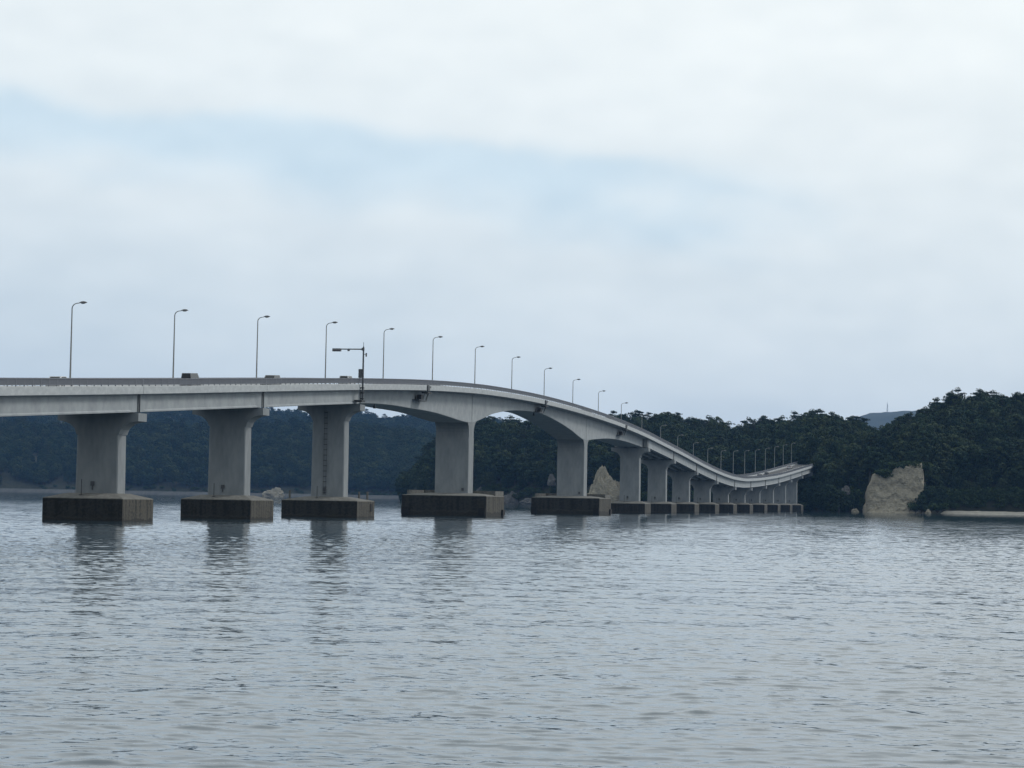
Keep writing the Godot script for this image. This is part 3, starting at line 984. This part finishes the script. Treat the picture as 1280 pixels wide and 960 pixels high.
# point of a land: u runs along the columns, v from the shore (0) to the ridge (1) and down behind it (to 1.4)
func land_at(cols: Array, u: float, v: float, steep: float, rocky := false) -> Vector3:
	var k := clampi(int(u), 0, cols.size() - 2)
	var f := u - k
	var a: Array = cols[k]
	var b: Array = cols[k + 1]
	var x0: float = lerpf(a[0], b[0], f)
	var z0: float = lerpf(a[1], b[1], f)
	var x1: float = lerpf(a[2], b[2], f)
	var z1: float = lerpf(a[3], b[3], f)
	var top: float = lerpf(a[4], b[4], f)
	var x := lerpf(x0, x1, v)
	var z := lerpf(z0, z1, v)
	var e := steep
	if rocky and x0 > 151.0 and x0 < 175.5:
		e = steep * (0.42 if v < 0.5 else 0.6)
	var y := top * pow(v, e) if v <= 1.0 else top * (1.0 - (v - 1.0) * 1.1)
	if v > 0.0:
		y += rough.get_noise_2d(x, z) * 2.2 * minf(1.0, v * 6.0)
	return Vector3(x, y, z)

func land(called: String, cols: Array, steep: float, label: String, m: Material, rocky := false) -> void:
	var nu := (cols.size() - 1) * 5
	var vs := [0.0]
	for k in range(1, 27):
		vs.append(pow(k / 26.0, 1.9))
	vs.append_array([1.1, 1.25, 1.4])
	var st := SurfaceTool.new()
	st.begin(Mesh.PRIMITIVE_TRIANGLES)
	st.set_smooth_group(0)
	var grid := []
	for i in nu + 1:
		var row := []
		var foot := land_at(cols, i / 5.0, 0.0, steep, rocky)
		row.append(Vector3(foot.x, -2.0, foot.z))
		for v in vs:
			var p := land_at(cols, i / 5.0, v, steep, rocky)
			row.append(p if v > 0.0 else Vector3(p.x, 0.25, p.z))
		var far := land_at(cols, i / 5.0, 1.6, steep, rocky)
		row.append(Vector3(far.x, -2.0, far.z))
		grid.append(row)
	for i in nu:
		for k in grid[0].size() - 1:
			quad(st, grid[i][k], grid[i][k + 1], grid[i + 1][k + 1], grid[i + 1][k])
	var o := put(called, done(st, m), self)
	describe(o, label, "", "", "structure")

# ------------------------------------------------------------------ trees
func leaf_clump(st: SurfaceTool, at: Vector3, r: Vector3, n: int, size: float, tint: Color) -> void:
	for k in n:
		var d := Vector3(rng.randfn(), rng.randfn() * 0.9 + 0.25, rng.randfn()).normalized()
		var p := at + d * r * rng.randf_range(0.72, 1.08)
		var nor := (d + Vector3(rng.randfn(), rng.randfn(), rng.randfn()) * 0.35).normalized()
		var u := nor.cross(Vector3(0.3, 0.9, 0.2)).normalized()
		var w := nor.cross(u)
		var ang := rng.randf() * TAU
		var s := size * rng.randf_range(0.6, 1.25)
		var a := (u * cos(ang) + w * sin(ang)) * s
		var b := (w * cos(ang) - u * sin(ang)) * s * 0.62
		var c := tint * rng.randf_range(0.75, 1.25)
		st.set_color(Color(c.r, c.g, c.b))
		quad(st, p - a, p - b * 0.9, p + a, p + b)

func leaf_mesh(st: SurfaceTool) -> ArrayMesh:
	return done(st, M.leaf)

# [trunk, crown] of a broadleaved evergreen about 9.5 m tall
func broadleaf(sid: int, tint: Color) -> Array:
	rng.seed = sid
	var st := tool()
	var lean := Vector3(rng.randf_range(-0.4, 0.4), 0, rng.randf_range(-0.4, 0.4))
	tube(st, [Vector3(0, -0.8, 0), Vector3(0, 1.5, 0) + lean * 0.3, Vector3(0, 4.0, 0) + lean, Vector3(0, 7.0, 0) + lean * 1.6], [0.28, 0.22, 0.16, 0.06], 7)
	var cr := tool()
	for k in 7:
		var a := TAU * k / 7.0 + rng.randf() * 0.6
		var y := rng.randf_range(2.5, 5.0)
		var tip := Vector3(cos(a) * rng.randf_range(1.6, 2.8), y + rng.randf_range(0.8, 2.2), sin(a) * rng.randf_range(1.6, 2.8))
		tube(st, [Vector3(0, y, 0) + lean * 0.8, tip], [0.10, 0.04], 5)
	var n := 24
	for k in n:
		var a := k * 2.4 + rng.randf() * 0.5
		var h := (k + 0.5) / n
		var y := lerpf(2.2, 9.2, h)
		var reach := 3.3 * sqrt(maxf(0.05, 1.0 - pow(h * 1.5 - 0.55, 2.0))) * rng.randf_range(0.45, 1.0)
		var r := rng.randf_range(0.95, 1.6) * lerpf(1.1, 0.75, h)
		leaf_clump(cr, Vector3(cos(a) * reach, y, sin(a) * reach) + lean, Vector3(r * 1.15, r * 0.75, r * 1.15), 52, 0.40, tint * rng.randf_range(0.8, 1.25))
	return [done(st, M.bark), leaf_mesh(cr)]

# red pine about 11 m tall: bent bare trunk, flat tiers of needles
func pine(sid: int, tint: Color) -> Array:
	rng.seed = sid
	var st := tool()
	var cr := tool()
	var lean := Vector3(rng.randf_range(-0.9, 0.9), 0, rng.randf_range(-0.9, 0.9))
	var axis := func(y: float) -> Vector3: return Vector3(0, y, 0) + lean * (y / 10.0) + Vector3(sin(y * 0.7 + sid) * 0.25, 0, cos(y * 0.6 + sid) * 0.25)
	tube(st, [axis.call(-0.8), axis.call(2.0), axis.call(4.5), axis.call(7.0), axis.call(10.0)], [0.27, 0.21, 0.17, 0.12, 0.04], 7)
	var y := 4.2
	while y < 10.6:
		var h := (y - 4.2) / 6.4
		var reach := lerpf(3.1, 1.0, h * h)
		for k in 3 if h < 0.8 else 2:
			var a := rng.randf() * TAU
			var out := reach * rng.randf_range(0.55, 1.0)
			var tip: Vector3 = axis.call(y) + Vector3(cos(a) * out, rng.randf_range(0.1, 0.5), sin(a) * out)
			tube(st, [axis.call(y - 0.3), tip], [0.08, 0.03], 5)
			leaf_clump(cr, tip, Vector3(1.25, 0.42, 1.25) * rng.randf_range(0.75, 1.2), 34, 0.30, tint * rng.randf_range(0.7, 1.3))
			leaf_clump(cr, axis.call(y).lerp(tip, 0.55) + Vector3(0, 0.2, 0), Vector3(0.9, 0.35, 0.9), 16, 0.30, tint * rng.randf_range(0.7, 1.2))
		y += rng.randf_range(0.75, 1.15)
	leaf_clump(cr, axis.call(10.6), Vector3(1.1, 0.7, 1.1), 40, 0.3, tint)
	return [done(st, M.bark), leaf_mesh(cr)]

func shrub(sid: int, tint: Color) -> Array:
	rng.seed = sid
	var st := tool()
	for k in 6:
		var a := TAU * k / 6.0
		tube(st, [Vector3(0, -0.4, 0), Vector3(cos(a) * 0.8, 1.1, sin(a) * 0.8)], [0.05, 0.02], 5)
	var cr := tool()
	for k in 11:
		var a := k * 2.4
		var reach := 1.5 * sqrt((k + 0.5) / 11.0)
		leaf_clump(cr, Vector3(cos(a) * reach, rng.randf_range(0.4, 1.9) * (1.2 - reach * 0.35), sin(a) * reach), Vector3(0.85, 0.6, 0.85) * rng.randf_range(0.7, 1.2), 30, 0.26, tint * rng.randf_range(0.7, 1.3))
	return [done(st, M.bark), leaf_mesh(cr)]

func joined(pair: Array) -> ArrayMesh:
	var m := ArrayMesh.new()
	for p in pair:
		m.add_surface_from_arrays(Mesh.PRIMITIVE_TRIANGLES, p.surface_get_arrays(0))
		m.surface_set_material(m.get_surface_count() - 1, p.surface_get_material(0))
	return m

var kinds := []          # [name, [trunk, crown], joined mesh]

func wood(called: String, label: String, at: Array) -> void:
	# one mass of far trees for each shape
	var root := Node3D.new()
	root.name = numbered(called)
	add_child(root)
	describe(root, label, "woodland", "", "stuff")
	for k in kinds.size():
		var list := []
		for p in at:
			if p.kind == k:
				list.append(p)
		if list.is_empty():
			continue
		var mm := MultiMesh.new()
		mm.transform_format = MultiMesh.TRANSFORM_3D
		mm.mesh = kinds[k][2]
		mm.instance_count = list.size()
		for i in list.size():
			mm.set_instance_transform(i, list[i].xf)
		var o := MultiMeshInstance3D.new()
		o.name = "tree_mass"
		o.multimesh = mm
		o.set_meta("kind", "stuff")
		root.add_child(o, true)

func tree_spot(p: Vector3, kind: int, size: float) -> Dictionary:
	var b := Basis(Vector3.UP, rng.randf() * TAU).scaled(Vector3(size * rng.randf_range(0.85, 1.15), size * rng.randf_range(0.85, 1.15), size * rng.randf_range(0.85, 1.15)))
	return {"kind": kind, "xf": Transform3D(b, p), "at": p}

func pick_kind(v: float) -> int:
	# more pines along the ridges
	var q := rng.randf()
	if v < 0.02:
		return 7 + rng.randi() % 2
	if q < (0.45 if v > 0.8 else 0.16):
		return 4 + rng.randi() % 3
	return rng.randi() % 4

func make_trees() -> void:
	kinds.append(["broadleaf_tree", broadleaf(101, Color(0.030, 0.047, 0.028))])
	kinds.append(["broadleaf_tree", broadleaf(102, Color(0.038, 0.055, 0.033))])
	kinds.append(["broadleaf_tree", broadleaf(103, Color(0.025, 0.041, 0.028))])
	kinds.append(["broadleaf_tree", broadleaf(104, Color(0.050, 0.066, 0.036))])
	kinds.append(["pine_tree", pine(111, Color(0.034, 0.050, 0.028))])
	kinds.append(["pine_tree", pine(112, Color(0.030, 0.046, 0.030))])
	kinds.append(["pine_tree", pine(113, Color(0.040, 0.055, 0.030))])
	kinds.append(["shrub", shrub(121, Color(0.038, 0.060, 0.028))])
	kinds.append(["shrub", shrub(122, Color(0.050, 0.070, 0.034))])
	for k in kinds:
		k.append(joined(k[1]))
	rng.seed = 77
	# --- wooded island behind and beside the far end of the bridge
	var spots := []
	for i in 3900:
		var u := rng.randf() * (ISLAND.size() - 1)
		var v := pow(rng.randf(), 1.35) * 1.12
		var p := land_at(ISLAND, u, v, 0.45, true)
		var x0: float = lerpf(ISLAND[int(u)][0], ISLAND[mini(int(u) + 1, ISLAND.size() - 1)][0], u - int(u))
		if x0 > 151.0 and x0 < 171.0 and v < 0.02:
			continue
		if x0 > 185.0 and v < 0.012:
			continue
		var rel := p - BRIDGE_AT
		if absf(rel.dot(ACROSS)) < 8.0 and rel.dot(ALONG) < 785.0:
			continue
		if p.distance_to(Vector3(48.5, p.y, -1190)) < 10.0:
			continue
		var kind := pick_kind(v)
		var size := rng.randf_range(0.8, 1.45) * (0.72 if v < 0.06 and kind < 7 else 1.0)
		spots.append(tree_spot(p + Vector3(0, -0.2, 0), kind, size))
	# thick scrub along the water's edge and over the foot of the cliff
	for i in 420:
		var u := rng.randf() * (ISLAND.size() - 1)
		var v := rng.randf() * 0.03
		var p := land_at(ISLAND, u, v, 0.45, true)
		if p.x > 150.0 and p.x < 170.0 or p.x > 183.0 or p.distance_to(Vector3(48.5, p.y, -1195)) < 11.0:
			continue
		if absf((p - BRIDGE_AT).dot(ACROSS)) < 7.0:
			continue
		spots.append(tree_spot(p, 7 + i % 2, rng.randf_range(1.0, 1.9)))
	for i in 26:
		var p := Vector3(rng.randf_range(168.0, 182.0), 0.0, rng.randf_range(-977.0, -968.5))
		p.y = maxf(0.0, (-967.0 - p.z) * 0.5)
		spots.append(tree_spot(p, [0, 2, 7, 8][i % 4], rng.randf_range(0.55, 0.85) if i % 4 < 2 else rng.randf_range(1.3, 2.0)))
	for i in 260:
		var u := rng.randf_range(34.0, ISLAND.size() - 1.01)
		var p := land_at(ISLAND, u, rng.randf_range(0.001, 0.03), 0.45, true)
		if p.x > 184.0:
			spots.append(tree_spot(p, 7 + i % 2, rng.randf_range(0.9, 1.7)))
	# close wood round the landward end of the bridge
	for i in 70:
		var q := on_bridge(rng.randf_range(728.0, 800.0), rng.randf_range(8.0, 26.0), 0.0)
		q.y = clampf((q - BRIDGE_AT).dot(ALONG) - 745.0, 0.0, 22.0) * 0.45
		if (q - BRIDGE_AT).dot(ALONG) > 736.0:
			spots.append(tree_spot(q, [0, 1, 2, 7, 8][i % 5], rng.randf_range(0.7, 1.1) if i % 5 < 3 else rng.randf_range(1.2, 2.0)))
	for i in 60:
		var q := on_bridge(rng.randf_range(751.0, 762.0), rng.randf_range(-9.0, 10.0), 0.0)
		spots.append(tree_spot(q, [0, 2, 7, 8][i % 4], rng.randf_range(0.8, 1.15) if i % 4 < 2 else rng.randf_range(1.5, 2.6)))
	for i in 22:
		var q := on_bridge(rng.randf_range(754.0, 784.0), rng.randf_range(9.5, 14.0), rng.randf_range(1.5, 6.0))
		spots.append(tree_spot(q, i % 3, rng.randf_range(1.05, 1.35)))
	for i in 18:
		var q := on_bridge(rng.randf_range(754.0, 760.0), -5.0 + 12.0 * i / 17.0, rng.randf_range(2.0, 3.0))
		spots.append(tree_spot(q, i % 3, rng.randf_range(1.0, 1.2)))
	# scrub hanging over the lip of the cliff
	for i in 46:
		var x := 150.5 + 25.0 * i / 45.0
		var top := 15.3 if x < 160.0 else 18.6
		if x < 154.5:
			continue
		spots.append(tree_spot(Vector3(x, top + rng.randf_range(-0.8, 0.7), -975.6 + rng.randf_range(-1.6, 0.5)), 7 + i % 2, rng.randf_range(0.8, 1.5)))
	# the ones that show largest are things of their own
	spots.sort_custom(func(a, b): return a.at.length() < b.at.length())
	var left := {"broadleaf_tree": 300, "pine_tree": 170, "shrub": 120}
	var rest := []
	for p in spots:
		var called: String = kinds[p.kind][0]
		var side := p.at.x / -p.at.z as float
		if left[called] > 0 and side > -0.06 and side < 0.232 and rng.randf() < 0.8:
			left[called] -= 1
			plant(p)
		else:
			rest.append(p)
	wood("island_wood", "dense dark evergreen wood covering the island behind the bridge", rest)
	# --- hazy wooded hills across the bay on the left
	var hill := []
	for i in 6000:
		var u := rng.randf() * (NEAR_HILL.size() - 1)
		var v := pow(rng.randf(), 1.2) * 1.08
		var p := land_at(NEAR_HILL, u, v, 0.6)
		hill.append(tree_spot(p, pick_kind(v), rng.randf_range(1.0, 1.6)))
	wood("hillside_wood", "hazy blue green wood on the low hill across the bay", hill)
	hill = []
	for i in 5000:
		var u := rng.randf() * (BACK_HILL.size() - 1)
		var v := 0.35 + 0.7 * rng.randf()
		var p := land_at(BACK_HILL, u, v, 0.8)
		hill.append(tree_spot(p, rng.randi() % 7, rng.randf_range(1.2, 1.9)))
	wood("back_hill_wood", "paler wooded ridge rising behind the hill across the bay", hill)

func plant(p: Dictionary) -> void:
	var called: String = kinds[p.kind][0]
	var pair: Array = kinds[p.kind][1]
	var kind_word: String = {"broadleaf_tree": "dark broadleaved tree", "pine_tree": "dark pine tree", "shrub": "low dark shrub"}[called]
	var x: float = p.at.x
	var place := "on the wooded slope right of the pale cliff"
	if p.at.z < -1060.0 and x > 150.0:
		place = "high on the slope above the pale cliff"
	elif x < 80.0:
		place = "on the island behind the bridge's tall piers"
	elif x < 127.0:
		place = "on the island behind the dip of the bridge"
	elif x < 149.0:
		place = "between the bridge end and the pale cliff"
	elif x < 172.0:
		place = "on top of the pale cliff"
	elif x < 184.0 and p.at.y < 8.0:
		place = "at the foot of the pale cliff's right side"
	elif p.at.y < 6.0:
		place = "just above the narrow sandy beach"
	var rel := p.at.y as float
	var tier := "low down " if rel < 9.0 else ("halfway up " if rel < 24.0 else "high up ")
	var girth := (p.xf.basis.x as Vector3).length()
	var bulk := "small " if girth < 0.85 else ("large " if girth > 1.25 else "")
	if called == "shrub":
		tier = "at the waterside " if rel < 2.5 else ""
	if place.begins_with("high") or place.begins_with("at the foot") or place.begins_with("on top"):
		tier = ""
	place = tier + place
	kind_word = bulk + kind_word
	var o := thing(called, kind_word + " " + place, {"broadleaf_tree": "tree", "pine_tree": "tree", "shrub": "shrub"}[called], "%ss %s" % [called.replace("_", " "), place])
	o.transform = p.xf
	put("trunk", pair[0], o)
	put("crown", pair[1], o)

# ------------------------------------------------------------------ rocks, beach, far shore
# an upright weathered face: outline along the ground, a height for each point, leaning back
func cliff() -> void:
	var n := FastNoiseLite.new()
	n.seed = 31
	n.frequency = 0.16
	n.fractal_octaves = 4
	var ridge := FastNoiseLite.new()
	ridge.seed = 32
	ridge.frequency = 0.32
	ridge.fractal_octaves = 3
	# x, foot z, lean to the top, top height
	var c := [[148.6, -976.0, 3.0, 1.5], [149.8, -973.5, 4.0, 3.0], [151.2, -972.2, 4.0, 11.0], [153.4, -971.2, 4.2, 16.4], [156.5, -970.6, 4.6, 16.0], [159.5, -970.2, 4.6, 16.8], [161.8, -970.0, 4.2, 19.2], [166.0, -969.8, 3.8, 19.8], [170.0, -969.6, 3.6, 19.6], [172.2, -969.8, 3.4, 21.0], [173.2, -970.6, 3.6, 20.8], [174.2, -974.5, 3.8, 18.0], [174.6, -981.0, 3.0, 15.0]]
	var st := SurfaceTool.new()
	st.begin(Mesh.PRIMITIVE_TRIANGLES)
	st.set_smooth_group(0)
	var nu := 96
	var nv := 64
	var grid := []
	for i in nu + 1:
		var u := i / float(nu) * (c.size() - 1.001)
		var k := int(u)
		var f := u - k
		var a: Array = c[k]
		var b: Array = c[k + 1]
		var row := []
		for j in nv + 1:
			var v := j / float(nv)
			var x := lerpf(a[0], b[0], f)
			var top := lerpf(a[3], b[3], f)
			var y := -1.0 + (top + 1.0) * v
			var z := lerpf(a[1], b[1], f) - lerpf(a[2], b[2], f) * pow(v, 0.8)
			# talus spreading at the foot
			var foot := pow(maxf(0.0, 1.0 - v * 5.0), 2.0)
			z += foot * 2.6
			x += foot * (-2.0 if x < 160.0 else 1.5) * clampf(absf(x - 160.0) / 10.0, 0.0, 1.0)
			var bump := n.get_noise_3d(x, y * 1.5, z) * 0.8 - absf(ridge.get_noise_3d(x, y * 0.35, z)) * 1.3
			row.append(Vector3(x + bump * 0.3, y + (ridge.get_noise_2d(x * 2.0, 7.0) * 1.6 * v), z + bump))
		var last: Vector3 = row[-1]
		row.append(last + Vector3(0, -0.5, -6.0))
		row.append(last + Vector3(0, -14.0, -9.0))
		grid.append(row)
	for i in nu:
		for j in grid[0].size() - 1:
			quad(st, grid[i][j], grid[i][j + 1], grid[i + 1][j + 1], grid[i + 1][j])
	var o := put("cliff", done(st, M.rock), self)
	describe(o, "pale weathered cliff face at the water's edge on the right", "cliff")

func boulder(called: String, label: String, at: Vector3, size: Vector3, sid: int, m: Material, pointy := 0.0) -> void:
	var n := FastNoiseLite.new()
	n.seed = sid
	n.frequency = 0.55
	n.fractal_octaves = 4
	var st := SurfaceTool.new()
	st.begin(Mesh.PRIMITIVE_TRIANGLES)
	st.set_smooth_group(-1)
	var nu := 40
	var nv := 24
	var grid := []
	for i in nu + 1:
		var row := []
		for j in nv + 1:
			var a := TAU * i / nu
			var e := lerpf(-0.35, PI / 2, j / float(nv))
			var d := Vector3(cos(a) * cos(e), sin(e), sin(a) * cos(e))
			var r := 1.0 + n.get_noise_3d(d.x * 2.2, d.y * 2.2, d.z * 2.2) * 0.42 - absf(n.get_noise_3d(d.x * 4.0 + 9.0, d.y * 1.5, d.z * 4.0)) * 0.3
			var p := d * r
			if pointy > 0.0:
				p.x *= lerpf(1.0, 0.35, clampf(p.y * pointy, 0.0, 1.0))
				p.z *= lerpf(1.0, 0.35, clampf(p.y * pointy, 0.0, 1.0))
			row.append(p * size)
		grid.append(row)
	for i in nu:
		for j in nv:
			quad(st, grid[i][j], grid[i][j + 1], grid[i + 1][j + 1], grid[i + 1][j])
	var o := put(called, done(st, m), self)
	o.position = at
	describe(o, label, "rock", "rock outcrops along the shore")

func make_shores() -> void:
	cliff()
	boulder("rock_outcrop", "tall pale pointed rock outcrop behind the second tall pier", Vector3(47.5, -1.0, -1192), Vector3(10.0, 20.0, 7.0), 3, M.rock, 0.62)
	boulder("rock_outcrop", "lower pale rock shoulder right of the tall pointed outcrop", Vector3(55.5, -1.0, -1196), Vector3(9.0, 14.0, 7.0), 14, M.rock, 0.3)
	boulder("rock_outcrop", "pale bare patch of rock high on the dark slope left of the second tall pier", Vector3(22.0, 11.5, -1240), Vector3(2.2, 4.6, 2.6), 4, M.grey_rock)
	boulder("rock_outcrop", "grey shore rock just right of the first tall pier", Vector3(-16.0, 0.0, -1288), Vector3(4.8, 7.6, 4.0), 5, M.grey_rock)
	boulder("rock_outcrop", "grey shore rock midway between the two tall piers", Vector3(1.0, 0.0, -1266), Vector3(5.5, 7.0, 4.0), 6, M.grey_rock, 0.5)
	boulder("rock_outcrop", "low grey shore rock spreading left of the second tall pier", Vector3(14.0, 0.0, -1252), Vector3(8.0, 3.4, 4.0), 7, M.grey_rock)
	boulder("rock_outcrop", "pale rock on the island tip left of the first tall pier", Vector3(-53.0, 0.0, -1322), Vector3(4.2, 8.5, 4.0), 8, M.grey_rock, 0.5)
	boulder("rock_outcrop", "pale blocky rock face on the hazy shore beside the second pier", Vector3(-223.5, 0.0, -2200), Vector3(10.0, 7.8, 6.0), 9, M.rock)
	boulder("rock_outcrop", "small grey rock among the trees left of the pale cliff", Vector3(142.0, 8.0, -981), Vector3(2.0, 2.8, 1.6), 10, M.grey_rock)
	boulder("boulder", "round pale boulder in the water at the cliff's right foot", Vector3(173.5, -0.2, -963.5), Vector3(1.3, 1.8, 1.2), 12, M.rock)
	boulder("boulder", "low pale rocks in the water at the cliff's left foot", Vector3(144.6, -0.3, -972.5), Vector3(1.8, 1.7, 1.2), 13, M.rock)
	# sandy beach with grass behind, right of the cliff
	var b := SurfaceTool.new()
	b.begin(Mesh.PRIMITIVE_TRIANGLES)
	b.set_smooth_group(0)
	var prev := []
	for i in 90:
		var x := 181.0 + i * 1.6
		var z := -988.0 + sin(i * 0.21) * 1.2 + (x - 181.0) * 0.09 - 4.0 * exp(-(x - 181.0) / 6.0)
		var w := rough.get_noise_2d(x * 8.0, 4.0)
		var row := [Vector3(x, -0.6, z + 3.0), Vector3(x, 0.25, z), Vector3(x, 1.15 + w * 0.25, z - 3.5 + w), Vector3(x, 1.35 + w * 0.3, z - 6.0), Vector3(x, 1.2, z - 14.0)]
		if i > 0:
			for k in 4:
				quad(b, prev[k], prev[k + 1], row[k + 1], row[k])
		prev = row
	var o := put("beach", done(b, M.sand), self)
	describe(o, "narrow strip of pale sand at the foot of the right headland", "", "", "structure")
	# sea wall and shore road under the hazy hill
	var st := tool()
	for k in NEAR_HILL.size() - 1:
		var p := Vector3(NEAR_HILL[k][0], 0, NEAR_HILL[k][1] + 4.0)
		var q := Vector3(NEAR_HILL[k + 1][0], 0, NEAR_HILL[k + 1][1] + 4.0)
		var up := Vector3(0, 3.3, 0)
		var dn := Vector3(0, -1.5, 0)
		var back := Vector3(0, 0, -9.0)
		var foot := Vector3(0, 0, 5.0)
		quad(st, p + dn + foot, p + up, q + up, q + dn + foot)
		quad(st, p + up, p + up + back, q + up + back, q + up)
	o = put("sea_wall", done(st, M.seawall), self)
	describe(o, "long low grey sea wall along the far shore on the left", "sea wall")

func make_mast() -> void:
	var g := thing("radio_mast", "thin lattice radio mast on the distant blue mountain", "mast")
	g.position = Vector3(1134.3, 278.0, -6998.0)
	var st := tool()
	for k in 4:
		var a := TAU * (k + 0.5) / 4.0
		tube(st, [Vector3(cos(a) * 2.4, 0, sin(a) * 2.4), Vector3(cos(a) * 0.7, 30, sin(a) * 0.7)], [0.35, 0.25], 5)
	put("legs", done(st, M.steel_grey), g)
	st = tool()
	for k in 7:
		var r := lerpf(2.4, 0.8, k / 7.0)
		for e in 4:
			var a := TAU * (e + 0.5) / 4.0
			var b := TAU * (e + 1.5) / 4.0
			tube(st, [Vector3(cos(a) * r, k * 4.2, sin(a) * r), Vector3(cos(b) * r * 0.9, k * 4.2 + 4.0, sin(b) * r * 0.9)], [0.15, 0.15], 4)
	put("bracing", done(st, M.steel_grey), g)
	st = tool()
	tube(st, [Vector3(0, 30, 0), Vector3(0, 36, 0)], [0.3, 0.15], 6)
	put("antenna", done(st, M.steel_grey), g)
	for k in 2:
		st = tool()
		tube(st, [Vector3(1.0, 20.0 + k * 5.0, 0.5), Vector3(1.5, 20.0 + k * 5.0, 1.2)], [1.1, 1.2], 10)
		put("dish", done(st, M.lens), g)

func _ready() -> void:
	make_view()
	make_materials()
	rough.seed = 6
	rough.frequency = 0.03
	rough.fractal_octaves = 3
	make_sea()
	land("mountain", MOUNTAIN, 0.9, "distant blue mountain behind the saddle of the island", M.hillside)
	land("back_hill", BACK_HILL, 0.8, "ground of the farther ridge across the bay", M.ground)
	land("hill", NEAR_HILL, 0.6, "ground of the low hill across the bay", M.ground)
	land("island", ISLAND, 0.45, "steep ground of the wooded island", M.ground, true)
	make_bridge()
	make_shores()
	make_trees()
	make_lamps()
	make_sign()
	make_vehicles()
	make_mast()
